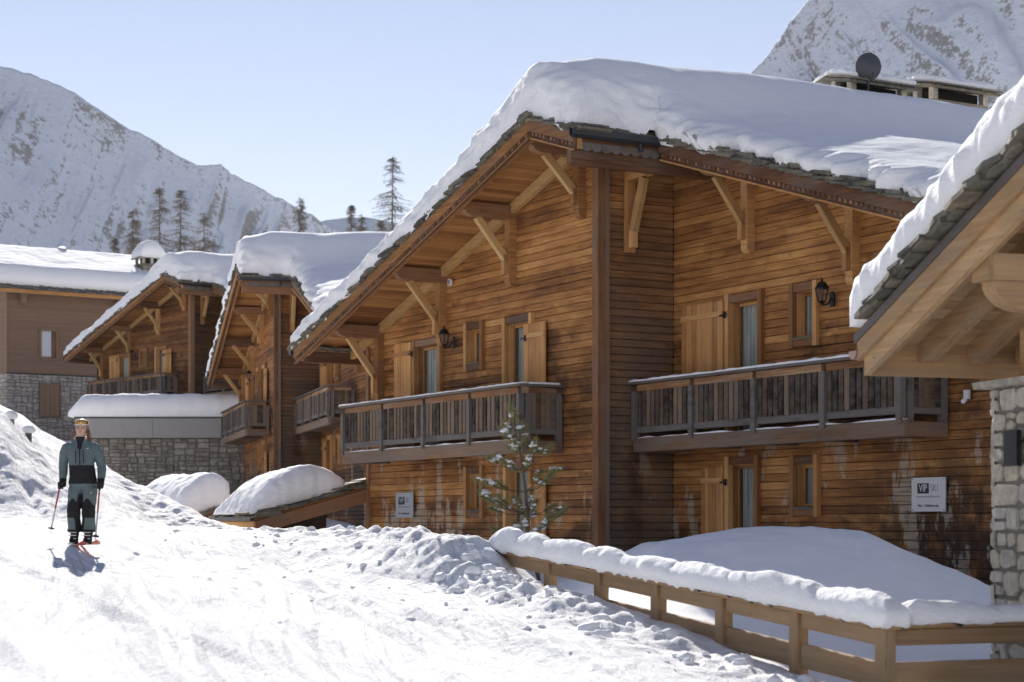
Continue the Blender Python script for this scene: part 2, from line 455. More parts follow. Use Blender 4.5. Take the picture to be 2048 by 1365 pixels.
# ------------------------------------------------------------------ mesh builder
class MB:
    def __init__(s):
        s.v, s.f, s.g, s.r, s.w = [], [], [], [], []

    def add(s, verts, faces, gc=None, rnd=None, w=0.0):
        k = len(s.v)
        rnd = random.random() if rnd is None else rnd
        off = (random.uniform(-40, 40), random.uniform(-40, 40), random.uniform(-40, 40))
        s.v += [tuple(v) for v in verts]
        s.f += [tuple(i + k for i in f) for f in faces]
        gc = verts if gc is None else gc
        s.g += [(a[0] + off[0], a[1] + off[1], a[2] + off[2]) for a in gc]
        s.r += [rnd] * len(verts)
        s.w += [w] * len(verts)

    def box(s, x0, x1, y0, y1, z0, z1, **kw):
        vs = [(x, y, z) for x in (x0, x1) for y in (y0, y1) for z in (z0, z1)]
        fs = [(0, 1, 3, 2), (4, 6, 7, 5), (0, 4, 5, 1), (2, 3, 7, 6), (0, 2, 6, 4), (1, 5, 7, 3)]
        d = (abs(x1 - x0), abs(y1 - y0), abs(z1 - z0))
        o = sorted(range(3), key=lambda i: -d[i])
        s.add(vs, fs, [(v[o[0]], v[o[1]], v[o[2]]) for v in vs], **kw)
        return s

    def beam(s, p, q, w, h, up=(0, 0, 1), c=.012, **kw):
        """chamfered square timber from p to q, w across, h along 'up'"""
        p, q = Vector(p), Vector(q)
        t = (q - p)
        L = t.length
        t.normalize()
        up = Vector(up)
        sd = t.cross(up).normalized()
        up = sd.cross(t).normalized()
        a, b = w / 2, h / 2
        c = min(c, a * .45, b * .45)
        pr = [(-a + c, -b), (a - c, -b), (a, -b + c), (a, b - c), (a - c, b), (-a + c, b), (-a, b - c), (-a, -b + c)]
        vs, gc = [], []
        for e, base in ((0, p), (L, q)):
            for x, y in pr:
                vs.append(base + sd * x + up * y)
                gc.append((e, x, y))
        fs = [(i, (i + 1) % 8, 8 + (i + 1) % 8, 8 + i) for i in range(8)] + [tuple(range(7, -1, -1)), tuple(range(8, 16))]
        s.add(vs, fs, gc, **kw)
        return s

    def prism(s, poly, axis, lo, hi, **kw):
        """polygon in the plane across 'axis' pushed from lo to hi"""
        n = len(poly)
        vs, gc = [], []
        for e in (lo, hi):
            for a, b in poly:
                vs.append({'x': (e, a, b), 'y': (a, e, b), 'z': (a, b, e)}[axis])
                gc.append((a, e, b) if abs(hi - lo) < .6 else (e, a, b))
        fs = [(i, (i + 1) % n, n + (i + 1) % n, n + i) for i in range(n)] + [tuple(range(n - 1, -1, -1)), tuple(range(n, 2 * n))]
        s.add(vs, fs, gc, **kw)
        return s

    def tube(s, pts, rad, seg=8, cap=True, **kw):
        pts = [Vector(p) for p in pts]
        n = len(pts)
        rad = [rad] * n if isinstance(rad, (int, float)) else rad
        vs, gc = [], []
        L = 0
        for i, p in enumerate(pts):
            t = (pts[min(i + 1, n - 1)] - pts[max(i - 1, 0)]).normalized()
            if i == 0:
                ref = Vector((0, 0, 1)) if abs(t.z) < .9 else Vector((1, 0, 0))
                a = t.cross(ref).normalized()
            else:
                a = (a - t * a.dot(t)).normalized()
            b = a.cross(t)
            if i:
                L += (p - pts[i - 1]).length
            r = rad[i]
            rx, ry = (r, r) if isinstance(r, (int, float)) else r
            for k in range(seg):
                th = 2 * math.pi * k / seg
                vs.append(p + a * (rx * math.cos(th)) + b * (ry * math.sin(th)))
                gc.append((L, rx * math.cos(th), ry * math.sin(th)))
        fs = []
        for i in range(n - 1):
            for k in range(seg):
                fs.append((i * seg + k, i * seg + (k + 1) % seg, (i + 1) * seg + (k + 1) % seg, (i + 1) * seg + k))
        if cap:
            fs += [tuple(range(seg - 1, -1, -1)), tuple(range((n - 1) * seg, n * seg))]
        s.add(vs, fs, gc, **kw)
        return s

    def build(s, name, mat, parent=None, smooth=False):
        me = bpy.data.meshes.new(name)
        me.from_pydata(s.v, [], s.f)
        a = me.attributes.new('gc', 'FLOAT_VECTOR', 'POINT')
        a.data.foreach_set('vector', np.array(s.g, 'f').ravel())
        a = me.attributes.new('rnd', 'FLOAT', 'POINT')
        a.data.foreach_set('value', np.array(s.r, 'f'))
        if any(s.w):
            a = me.attributes.new('wthr', 'FLOAT', 'POINT')
            a.data.foreach_set('value', np.array(s.w, 'f'))
        bm = bmesh.new()
        bm.from_mesh(me)
        bmesh.ops.recalc_face_normals(bm, faces=bm.faces)
        bm.to_mesh(me)
        bm.free()
        if smooth:
            me.polygons.foreach_set('use_smooth', [True] * len(me.polygons))
        me.materials.append(MAT[mat] if isinstance(mat, str) else mat)
        return link(name, me, parent)


def link(name, data, parent=None):
    o = bpy.data.objects.new(name, data)
    COL.objects.link(o)
    if parent is not None:
        o.parent = parent
    return o


def tag(o, label=None, cat=None, group=None, kind=None):
    for k, v in (('label', label), ('category', cat), ('group', group), ('kind', kind)):
        if v:
            o[k] = v
    return o


def empty(name, loc=(0, 0, 0), rz=0.0, parent=None):
    o = link(name, None, parent)
    o.location = loc
    o.rotation_euler = (0, 0, rz)
    o.empty_display_size = .2
    return o


def grid_mesh(name, P, keep, mat, parent=None, smooth=True):
    """P: (n,m,3) vertex grid; keep: (n-1,m-1) faces"""
    n, m = P.shape[:2]
    ii, jj = np.nonzero(keep)
    a = ii * m + jj
    F = np.stack([a, a + m, a + m + 1, a + 1], 1)
    used = np.zeros(n * m, bool)
    used[F.ravel()] = True
    idx = np.cumsum(used) - 1
    V = P.reshape(-1, 3)[used]
    F = idx[F]
    me = bpy.data.meshes.new(name)
    me.vertices.add(len(V))
    me.vertices.foreach_set('co', V.astype('f').ravel())
    me.loops.add(F.size)
    me.loops.foreach_set('vertex_index', F.astype('i').ravel())
    me.polygons.add(len(F))
    me.polygons.foreach_set('loop_start', np.arange(0, F.size, 4, dtype='i'))
    me.polygons.foreach_set('loop_total', np.full(len(F), 4, dtype='i'))
    me.update(calc_edges=True)
    me.validate()
    if smooth:
        me.polygons.foreach_set('use_smooth', np.ones(len(F), bool))
    me.materials.append(MAT[mat])
    return link(name, me, parent)


def stone_rects(w, h, sw, sh, holes=()):
    """random rubble layout: split a rectangle until the pieces have stone size"""
    outl = []

    def rec(x0, x1, z0, z1):
        W, Hh = x1 - x0, z1 - z0
        lw, lh = sw * random.uniform(.65, 1.6), sh * random.uniform(.65, 1.5)
        if W <= lw and Hh <= lh:
            outl.append((x0, x1, z0, z1))
        elif W / sw > Hh / sh:
            c = x0 + W * random.uniform(.36, .64)
            rec(x0, c, z0, z1)
            rec(c, x1, z0, z1)
        else:
            c = z0 + Hh * random.uniform(.36, .64)
            rec(x0, x1, z0, c)
            rec(x0, x1, c, z1)
    rec(0, w, 0, h)
    res = []
    for r in outl:
        for a, b, c, d in holes:
            if r and r[0] < b and r[1] > a and r[2] < d and r[3] > c:
                opt = [(r[0], a, r[2], r[3]), (b, r[1], r[2], r[3]), (r[0], r[1], r[2], c), (r[0], r[1], d, r[3])]
                opt = [q for q in opt if q[1] - q[0] > .09 and q[3] - q[2] > .08]
                r = max(opt, key=lambda q: (q[1] - q[0]) * (q[3] - q[2])) if opt else None
        if r:
            res.append(r)
    return res


def stone_face(parent, org, ux, nrm, w, h, sw, sh, mat, gap=.02, depth=.06, holes=(), name='stone', inset=.80):
    """separate stones proud of the mortar; org lower corner, ux along, nrm outward"""
    org, ux, nrm = Vector(org), Vector(ux), Vector(nrm)
    up = Vector((0, 0, 1))
    for x0, x1, z0, z1 in stone_rects(w, h, sw, sh, holes):
        W, Hh = x1 - x0, z1 - z0
        j = lambda a: random.uniform(-a, a)
        cx, cz = min(.3 * W, .12), min(.3 * Hh, .10)
        e = gap / 2
        ring = [(x0 + e + cx * random.uniform(.1, 1), z0 + e + j(.01)), (x1 - e - cx * random.uniform(.1, 1), z0 + e + j(.01)),
                (x1 - e, z0 + e + cz * random.uniform(.1, 1)), (x1 - e + j(.01), z1 - e - cz * random.uniform(.1, 1)),
                (x1 - e - cx * random.uniform(.1, 1), z1 - e), (x0 + e + cx * random.uniform(.1, 1), z1 - e + j(.01)),
                (x0 + e, z1 - e - cz * random.uniform(.1, 1)), (x0 + e + j(.01), z0 + e + cz * random.uniform(.1, 1))]
        mx, mz = (x0 + x1) / 2, (z0 + z1) / 2
        d = depth * random.uniform(.5, 1.1)
        vs = []
        for k, (s, dd) in enumerate(((1, -.05), (1, d * .45), (inset, d))):
            for a, b in ring:
                vs.append(org + ux * (mx + (a - mx) * s) + up * (mz + (b - mz) * s) + nrm * (dd + (j(.008) if k else 0)))
        fs = []
        for k in range(2):
            fs += [(k * 8 + i, k * 8 + (i + 1) % 8, (k + 1) * 8 + (i + 1) % 8, (k + 1) * 8 + i) for i in range(8)]
        fs.append(tuple(range(16, 24)))
        mb = MB()
        mb.add(vs, fs)
        mb.build(name, mat, parent, smooth=False)


# ================================================================== GROUND
FENCE = [(3.279 - .5615 * j, 16.5 + 1.307 * j) for j in range(7)]       # posts, near corner first
EDGE = np.array([(9.5, 18.6), (3.3, 15.75), (2.2, 17.6), (-.36, 23.5), (-.62, 24.4), (-1.15, 25.7), (-2.2, 29.0), (-3.9, 33.6),
                 (-5.66, 36.8), (-6.5, 39), (-7.76, 42), (-9.15, 45), (-10.1, 47), (-10.9, 49), (-13.0, 56), (-17, 66), (-24, 72)])
EZ = np.array([.0, .06, .20, .98, 1.34, 1.47, 1.42, 1.42, 1.42, 1.45, 1.95, 2.46, 2.70, 2.84, 3.2, 3.8, 4.4])    # crest height along the edge
EW = np.array([.5, .5, .5, .6, .70, .75, .9, 1.6, 2.2, 2.2, 1.5, 1.0, 1.0, 1.0, 1.2, 1.2, 1.2])                   # reach of the crest onto the piste


def plane_z(X, Y):
    Xc = np.clip(X, -45, 40)
    return .85 + .0457 * (np.clip(Y, -60, 130) - 26) + .012 * np.maximum(Y - 130, 0) - .063 * (Xc + .15)


def edge_dist(X, Y):
    """signed distance to the piste edge (positive on the houses' side) and the berm height there"""
    best = np.full(X.shape, 1e9)
    sgn = np.ones(X.shape)
    hh = np.zeros(X.shape)
    ww = np.ones(X.shape)
    for i in range(len(EDGE) - 1):
        (ax, ay), (bx, by) = EDGE[i], EDGE[i + 1]
        dx, dy = bx - ax, by - ay
        L2 = dx * dx + dy * dy
        t = np.clip(((X - ax) * dx + (Y - ay) * dy) / L2, 0, 1)
        d = np.hypot(X - ax - t * dx, Y - ay - t * dy)
        cr = dx * (Y - ay) - dy * (X - ax)
        m = d < best
        best = np.where(m, d, best)
        sgn = np.where(m, np.where(cr < 0, 1.0, -1.0), sgn)
        hh = np.where(m, EZ[i] + (EZ[i + 1] - EZ[i]) * t, hh)
        ww = np.where(m, EW[i] + (EW[i + 1] - EW[i]) * t, ww)
    return best * sgn, hh, ww


def ground_z(X, Y, detail=True):
    X, Y = np.asarray(X, float), np.asarray(Y, float)
    G = plane_z(X, Y)
    near = (Y > -5) & (Y < 120) & (np.abs(X) < 60)
    z = G.copy()
    d, ez, ew = edge_dist(X, Y)
    G = G - .28 * sstep(20.5, 16.5, Y) * sstep(.2, 3.0, X)
    z = G.copy()
    # lower strip between the piste and the houses
    pit = np.minimum(G - .25, .62 + .012 * (Y - 30) + .02 * np.maximum(Y - 48, 0) * 1.6)
    pit = np.where(Y < 24, np.minimum(pit, .12 + .03 * (Y - 16)), pit)
    k = sstep(.15, 1.7, d) * sstep(110, 70, Y) * sstep(-40, -25, X) * sstep(60, 30, X)
    z = z + (pit - z) * k
    # crest along the edge, lumpy
    lump = .10 * pn(X * 1.1, Y * .8, 3.1) + .07 * pn(X * 2.6, Y * 2.0, 8.2)
    prof = np.where(d < 0, np.exp(-(d / ew) ** 2), np.exp(-(d / .9) ** 2))
    z = z + ((ez - z) + lump * sstep(16, 22, Y)) * prof
    z = z - .14 * np.exp(-((d + 1.5) / .7) ** 2) * sstep(22.5, 24.5, Y) * sstep(30, 26.5, Y)
    # tall bank on the far side of the piste
    px = np.interp(X + .227 * (Y - 38), [-30, -14, -11.4, -10.36, -9.76, -9.05, -8.4, -7.4], [2.3, 2.3, 2.05, 1.60, 1.12, .68, .36, 0.0])
    z = z + px * sstep(31.5, 38.5, Y) * sstep(75, 50, Y) * (1 + .12 * pn(X * .9, Y * .7, 1.5))
    # drift between the fence and the facade
    prof = np.interp(X, [.2, 1.2, 1.98, 3.16, 4.0, 4.68, 5.37, 6.06, 6.6, 8.0], [.45, .9, 1.30, 1.47, 1.52, 1.45, 1.20, .90, .55, .35])
    kk = sstep(18.6, 25.2, Y) * sstep(33.5, 27.5, Y) * sstep(.0, 1.6, X) * sstep(9.5, 7.0, X) * sstep(-.1, 1.3, d)
    z = np.where(d > -.2, np.maximum(z, z + (prof - z) * kk), z)
    z = z + .52 * np.exp(-((X - 3.95) / .85) ** 2 - ((Y - 14.45) / .42) ** 2) * (1 + .3 * pn(X * 2, Y * 2, 61))
    if detail:
        far = sstep(60, 30, Y)
        # smooth undulation
        z = z + .05 * fbm(X * .35, Y * .35, 2.0, 3) * near
        # ski tracks running down the piste
        c, s_ = math.cos(R(-19)), math.sin(R(-19))
        a = X * c + Y * s_ * -1
        xr = X * math.cos(R(19)) + Y * math.sin(R(19))
        yr = -X * math.sin(R(19)) + Y * math.cos(R(19))
        pm = sstep(.3, -1.5, d) * far
        bend = xr + .35 * pn(yr * .12, 4.4)
        z = z + pm * (.040 * pn(bend * 1.7, yr * .10, 6) + .030 * pn(bend * 4.5, yr * .13, 9) - .030 * np.maximum(pn(bend * 6.5, yr * .06, 15) - .25, 0) + .012 * pn(bend * 11, yr * .3, 5))
        rt = random.Random(77)
        for k_ in range(34):
            x0_, sl_, am_, ph_ = rt.uniform(-2.5, 7.5), rt.uniform(-.10, .10), rt.uniform(.1, .5), rt.uniform(0, 6)
            w_, dp_ = rt.uniform(.06, .14), rt.uniform(.016, .042)
            q_ = xr - (x0_ + sl_ * (yr - 18) + am_ * np.sin(yr * .22 + ph_))
            z = z + pm * dp_ * (-np.exp(-(q_ / w_) ** 2) + .55 * np.exp(-((np.abs(q_) - w_ * 2.0) / (w_ * .8)) ** 2))
        # churned snow towards the edge and scattered crumbs
        ch = sstep(-5.0, -.4, d) * sstep(1.2, .2, d) * far
        z = z + ch * (.013 * fbm(X * 3.2, Y * 2.4, 7, 3) + .012 * np.maximum(pn(X * 8, Y * 5, 12), 0) ** 1.5)
        cr = np.maximum(pn(X * 6.5, Y * 4.0, 21) - .30, 0) * sstep(-7, -1.5, d) * sstep(.5, -.3, d) * far
        z = z + .07 * cr
        # clods on the crest and the plough ridge along the fence
        b = np.exp(-((d + .1) / .55) ** 2) * far * (.35 + .65 * sstep(16, 20, Y))
        z = z + b * (.17 * np.abs(pn(X * 2.6, Y * 1.9, 31)) + .06 * np.abs(pn(X * 5.6, Y * 4.6, 33)) + .03 * np.abs(pn(X * 12, Y * 10, 35)) - .03)
        bank = sstep(-7.6, -9.5, X + .227 * (Y - 38)) * sstep(28, 36, Y) * far
        z = z + bank * (.07 * fbm(X * 1.8, Y * 1.2, 41, 4) + .04 * np.abs(pn(X * 4, Y * 3, 43)))
        dr = kk * (d > .4)
        z = z + dr * (.06 * fbm(X * .7, Y * .7, 51, 4) + .015 * pn(X * 3.1, Y * 3.1, 53))
    return z


def lines(lo, hi, step, outer, ratio=1.18):
    a = list(np.arange(lo, hi + 1e-6, step))
    s, v = step, hi
    right, left = [], []
    while v < outer[1]:
        s *= ratio
        v += s
        right.append(v)
    s, v = step, lo
    while v > outer[0]:
        s *= ratio
        v -= s
        left.append(v)
    return np.array(left[::-1] + a + right)


gx = lines(-12.5, 8.0, .052, (-2400, 2400), 1.22)
gy = lines(11.8, 48.0, .06, (-1500, 4300), 1.2)
XX, YY = np.meshgrid(gx, gy, indexing='ij')
ZZ = ground_z(XX, YY)
PP = np.stack([XX, YY, ZZ], -1)
g = grid_mesh('ground', PP, np.ones((len(gx) - 1, len(gy) - 1), bool), 'piste')
dd_, _, _ = edge_dist(XX, YY)
at = g.data.attributes.new('pm', 'FLOAT', 'POINT')
at.data.foreach_set('value', sstep(.9, -.2, dd_).astype('f').ravel())
tag(g, 'groomed white snow ground of the ski run', 'snow ground', kind='structure')


def gz(x, y):
    return float(ground_z(np.array([x]), np.array([y]))[0])


# ================================================================== MOUNTAINS
def mountain(name, ridge, drop, toward, n_a, n_b, mat, amp, back=.5, seed=0, dirn=(0, -1), spur=0.0, terr=0.0):
    rp = np.array(ridge, float)                       # (photo column, photo row, distance) of the crest
    D = rp[:, 2]
    X = (rp[:, 0] - 1024) / FPX * D
    Z = 1.6 + (HOR - rp[:, 1]) / FPX * D
    t = np.linspace(0, len(rp) - 1, n_a)
    idx = np.arange(len(rp))
    X, D, Z = np.interp(t, idx, X), np.interp(t, idx, D), np.interp(t, idx, Z)
    b = np.concatenate([np.linspace(-back, 0, n_b // 4, endpoint=False), np.linspace(0, 1, n_b) ** 1.15])
    B, _ = np.meshgrid(b, t)
    Xg = X[:, None] + dirn[0] * toward * B
    Yg = D[:, None] + dirn[1] * toward * B
    fall = np.where(B > 0, drop * (B ** .92), -drop * B * 1.1)
    Zg = Z[:, None] - fall
    s = 1.0 / 190.0
    m = sstep(0, .14, np.abs(B)) * .8 + .2
    al = Xg * .6 + Yg * .8
    nz = fbm(Xg * s * 1.1 + seed, Yg * s * .8, seed * 1.7, 7, .52)
    rd = 1 - np.abs(fbm(Xg * s * 1.6 + 5 + seed, Yg * s * .5, seed * .7, 5, .5)) * 2
    fg = 1 - np.abs(fbm(Xg * s * 6.5 + 9 + seed, Yg * s * 2.6, seed * 1.7, 4, .55)) * 1.6
    Zg = Zg + m * amp * (nz * 1.0 + rd * .6 + fg * .22)
    wob = .9 * pn(t[:, None] * .55, B * 1.7, seed) + .35 * pn(t[:, None] * 1.9, B * 4.0, seed + 1.0)
    pres = .25 + .75 * sstep(-.25, .35, pn(t[:, None] * .5, B * 1.2, seed + 11))
    gl = (1 - np.abs(pn(t[:, None] * 1.3 + B * .8 + wob, B * 1.1, seed + 3.3)) * 2) + .45 * (1 - np.abs(pn(t[:, None] * 3.4 - B * 1.2 + wob * 2, B * 3.0, seed + 6.1)) * 2)
    Zg = Zg + m * amp * .8 * gl * pres
    Zg = Zg + m * terr * (pn(B * 4.2 + .7 * wob + t[:, None] * .25, t[:, None] * .45, seed + 21) + .5 * pn(B * 9.5 + wob, t[:, None] * .9, seed + 25))
    if spur:
        q = (Xg * .80 - Zg * .55) * s * 1.6
        Zg = Zg + m * spur * (pn(q, (Zg + Xg * .4) * s * .35, seed + 2.2) + .5 * pn(q * 2.3, (Zg + Xg) * s * .5, seed + 7.7))
    P = np.stack([Xg, Yg, Zg], -1)
    o = grid_mesh(name, P, np.ones((P.shape[0] - 1, P.shape[1] - 1), bool), mat)
    return o


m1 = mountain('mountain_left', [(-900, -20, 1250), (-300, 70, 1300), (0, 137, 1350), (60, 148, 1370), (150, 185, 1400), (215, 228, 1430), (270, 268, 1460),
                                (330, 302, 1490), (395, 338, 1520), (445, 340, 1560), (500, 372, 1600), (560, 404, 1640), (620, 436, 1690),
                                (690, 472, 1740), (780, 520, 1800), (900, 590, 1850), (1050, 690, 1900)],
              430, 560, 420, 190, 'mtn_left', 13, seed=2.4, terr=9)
tag(m1, 'snowy rocky mountain flank falling from the left edge', 'mountain', kind='structure')
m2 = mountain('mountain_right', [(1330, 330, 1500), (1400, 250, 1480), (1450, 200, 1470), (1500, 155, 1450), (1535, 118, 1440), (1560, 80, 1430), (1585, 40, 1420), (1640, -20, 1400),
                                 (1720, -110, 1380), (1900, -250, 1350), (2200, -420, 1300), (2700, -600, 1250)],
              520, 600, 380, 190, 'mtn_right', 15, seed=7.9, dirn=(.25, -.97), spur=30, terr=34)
tag(m2, 'high snowy mountain with rock bands behind the chimneys', 'mountain', kind='structure')
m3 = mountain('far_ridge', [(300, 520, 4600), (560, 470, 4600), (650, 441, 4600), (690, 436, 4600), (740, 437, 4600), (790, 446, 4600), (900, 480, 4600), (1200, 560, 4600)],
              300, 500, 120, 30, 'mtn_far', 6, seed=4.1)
tag(m3, 'distant blue ridge on the skyline between the larches', 'mountain', kind='structure')


# ================================================================== CHALETS
SL = .31             # roof slope
ZR = 8.95            # crest of the verge boards
XR = -.2             # ridge position
VY = -1.35           # front verge
VY2 = .45            # verge of the set-back half
XL, XE = -11.1, 11.4  # eaves
GUT = 1.34           # eave of the short slope
YB = 12.5            # back
PITCH = .144


def deck(x):
    return ZR - SL * abs(x - XR)




def plank_wall(sink, axis, plane, sgn, lo, hi, z0, z1, top=None, holes=(), w=0.0):
    """courses of rounded planks; sink(mb) receives each plank.  axis 'x': wall along x at y=plane, outward sgn*y"""
    n = int((z1 - z0) / PITCH)
    for i in range(n):
        a, b = z0 + i * PITCH, z0 + (i + 1) * PITCH
        mid = (a + b) / 2
        segs = [(lo, hi)]
        if top is not None:
            l2, h2 = top(a)
            segs = [(max(lo, l2), min(hi, h2))]
            if segs[0][1] - segs[0][0] < .15:
                continue
        for (hx0, hx1, hz0, hz1) in holes:
            if hz0 < mid < hz1:
                ns = []
                for s0, s1 in segs:
                    if hx1 <= s0 or hx0 >= s1:
                        ns.append((s0, s1))
                    else:
                        if hx0 - s0 > .04:
                            ns.append((s0, hx0))
                        if s1 - hx1 > .04:
                            ns.append((hx1, s1))
                segs = ns
        for s0, s1 in segs:
            o = random.uniform(-.009, .008)
            tl = random.uniform(-.004, .004)
            pr = [(-.02, a + .001), (.040 + o, a + .002), (.052 + o, a + .012), (.054 + o, a + .07 + tl), (.050 + o, b - .011), (.030 + o, b - .004), (-.02, b - .002)]
            vs, gc = [], []
            for e, end in enumerate((s0, s1)):
                for d, z in pr:
                    x = end
                    if top is not None:
                        l3, h3 = top(z)
                        x = max(end, l3) if e == 0 else min(end, h3)
                    vs.append((x, plane + sgn * d, z) if axis == 'x' else (plane + sgn * d, x, z))
                    gc.append((x, d, z))
            m = len(pr)
            fs = [(k, k + 1, m + k + 1, m + k) for k in range(m - 1)] + [tuple(range(m - 1, -1, -1)), tuple(range(m, 2 * m))]
            mb = MB()
            mb.add(vs, fs, gc, w=w)
            sink(mb)


def merge(dst, src):
    k = len(dst.v)
    dst.v += src.v
    dst.f += [tuple(i + k for i in f) for f in src.f]
    dst.g += src.g
    dst.r += src.r
    dst.w += src.w


def slate_row(sink, path, inward, z_off=0.0, step=.27, lay=3, out=.10):
    """overlapping stone slabs along a roof edge.  path: p0 -> p1 climbing; inward: unit vector into the roof"""
    p0, p1 = Vector(path[0]), Vector(path[1])
    t = (p1 - p0)
    L = t.length
    t.normalize()
    inw = Vector(inward)
    nrm = t.cross(inw)
    if nrm.z < 0:
        nrm = -nrm
    nrm.normalize()
    for l in range(lay):
        s = random.uniform(-.25, 0)
        while s < L:
            ln = step * random.uniform(1.3, 1.9)
            th = random.uniform(.035, .062)
            o = out + random.uniform(-.07, .05) - .03 * l
            dp = random.uniform(.5, .7)
            tilt = random.uniform(.07, .13)
            b = p0 + t * s + nrm * (.012 + l * .045 + random.uniform(0, .012))
            d = (t - nrm * tilt).normalized()
            c = [b - inw * (o + random.uniform(-.03, .03)) + nrm * (tilt * ln * .6), b - inw * (o + random.uniform(-.04, .04)) + d * ln + nrm * (tilt * ln * .6),
                 b + inw * dp + d * ln + nrm * (tilt * ln * .6), b + inw * dp + nrm * (tilt * ln * .6)]
            mid = (c[0] + c[1]) / 2 - inw * random.uniform(-.02, .04)
            ring = [c[0], mid, c[1], c[2], c[3]]
            vs = ring + [v + nrm * th + inw * random.uniform(0, .015) for v in ring]
            fs = [(i, (i + 1) % 5, 5 + (i + 1) % 5, 5 + i) for i in range(5)] + [(4, 3, 2, 1, 0), (5, 6, 7, 8, 9)]
            mb = MB()
            mb.add(vs, fs)
            sink(mb)
            s += step * random.uniform(.8, 1.3)


def roof_snow(name, root, seed, label, cat='snow', T=.80, coarse=1.0, mat='snow', yb=YB):
    K = 18
    p, r = 2.6, .62
    offs = [r * (1 - (1 - (k / K) ** p) ** (1 / p)) for k in range(K + 1)]
    offs = sorted(set([0.0, .006, .02] + offs))

    def axis_lines(lo, hi, extra_in, step):
        s = set()
        for o in offs:
            s.add(round(lo + o, 4))
            s.add(round(hi - o, 4))
        for e, sg in extra_in:
            for o in offs:
                s.add(round(e + sg * o, 4))
        a = sorted(s)
        outl = [a[0]]
        for v in a[1:]:
            g_ = v - outl[-1]
            if g_ > step:
                for q in range(1, int(g_ / step) + 1):
                    outl.append(outl[-1] + g_ / (int(g_ / step) + 1))
            if v - outl[-1] > .004:
                outl.append(v)
        return np.array(outl)
    x0, x1, y0, ym = XL - .06, XE, VY - .05, VY2 - .05
    xg = GUT + .02
    xs = axis_lines(x0, x1, [(xg, -1)], .065 * coarse)
    ys = axis_lines(y0, yb, [(ym, 1)], .12 * coarse)
    X, Y = np.meshgrid(xs, ys, indexing='ij')

    def sdf(X, Y):
        d1 = np.minimum.reduce([X - x0, xg - X, Y - y0, yb + 2 - Y])
        d2 = np.minimum.reduce([X - x0, x1 - X, Y - ym, yb - Y])
        return np.maximum(d1, d2)
    d = sdf(X, Y)
    e = .001
    gxn = (sdf(X + e, Y) - sdf(X - e, Y)) / (2 * e)
    gyn = (sdf(X, Y + e) - sdf(X, Y - e)) / (2 * e)
    dx = X - XR
    dk = ZR - SL * np.abs(dx)
    rough = .10 * (1 + pn(X * .8, Y * .8, seed)) + .10 * np.maximum(pn(X * 2.1, Y * 2.1, seed + 3), -.3)
    right = sstep(.5, 2.5, X)
    rough = rough * (.35 + 1.3 * right)
    de = np.maximum(d - np.maximum(rough - .06, 0), 0)
    thick = T + .85 * np.exp(-(dx / np.where(dx < 0, 2.6, 1.9)) ** 2) * (.78 + .22 * sstep(0, 1.6, de)) + .08 * pn(X * .35, Y * .35, seed + 9)
    thick = thick * (1 - (.10 + .28 * right) * (1 - sstep(0, 3.2, de)))
    q = np.clip(de / r, 0, 1)
    h = thick * (1 - (1 - q) ** p) ** (1 / p)
    smooth_dk = ZR + .02 - SL * np.sqrt(dx ** 2 + .9 ** 2)
    top_blend = sstep(.15, .9, q)
    z = dk * (1 - top_blend) + smooth_dk * top_blend + h + .03
    z = np.where(de <= 0, dk - .03, z)
    # wind-rounded lumps on the cut faces
    fr = np.clip(h / np.maximum(thick, .1), 0, 1)
    face = np.clip(1 - de / (r * 1.3), 0, 1) * (de > 0)
    l1 = pn(X * 1.0, z * 2.4, seed + 1.3 + Y * 1.3)
    l2 = pn(X * 2.6, z * 5.6, seed + 2.7 + Y * 3.5)
    l3 = pn(X * 7., z * 11., seed + 5.7 + Y * 9.)
    l4 = pn(X * 22., z * 24., seed + 8.7 + Y * 22.)
    push = face * (.016 * l4 + .09 * np.sin(np.pi * np.clip(fr, 0, 1)) + .10 * l1 + .07 * l2 + .04 * l3) * (.9 + 1.0 * right)
    X2 = X - gxn * push
    Y2 = Y - gyn * push
    z = z + face * (.05 * l1 + .03 * l2) + .012 * pn(X * 2.0, Y * 2.0, seed + 4) + .02 * pn(X * .9, Y * 2.4, seed + 14) * top_blend
    P = np.stack([X2, Y2, z], -1)
    dc = np.maximum.reduce([d[:-1, :-1], d[1:, :-1], d[:-1, 1:], d[1:, 1:]])
    dn = np.minimum.reduce([d[:-1, :-1], d[1:, :-1], d[:-1, 1:], d[1:, 1:]])
    o = grid_mesh(name, P, dn > -.002, mat)
    o.matrix_world = root.matrix_world.copy()
    tag(o, label, cat, kind='stuff')
    return o


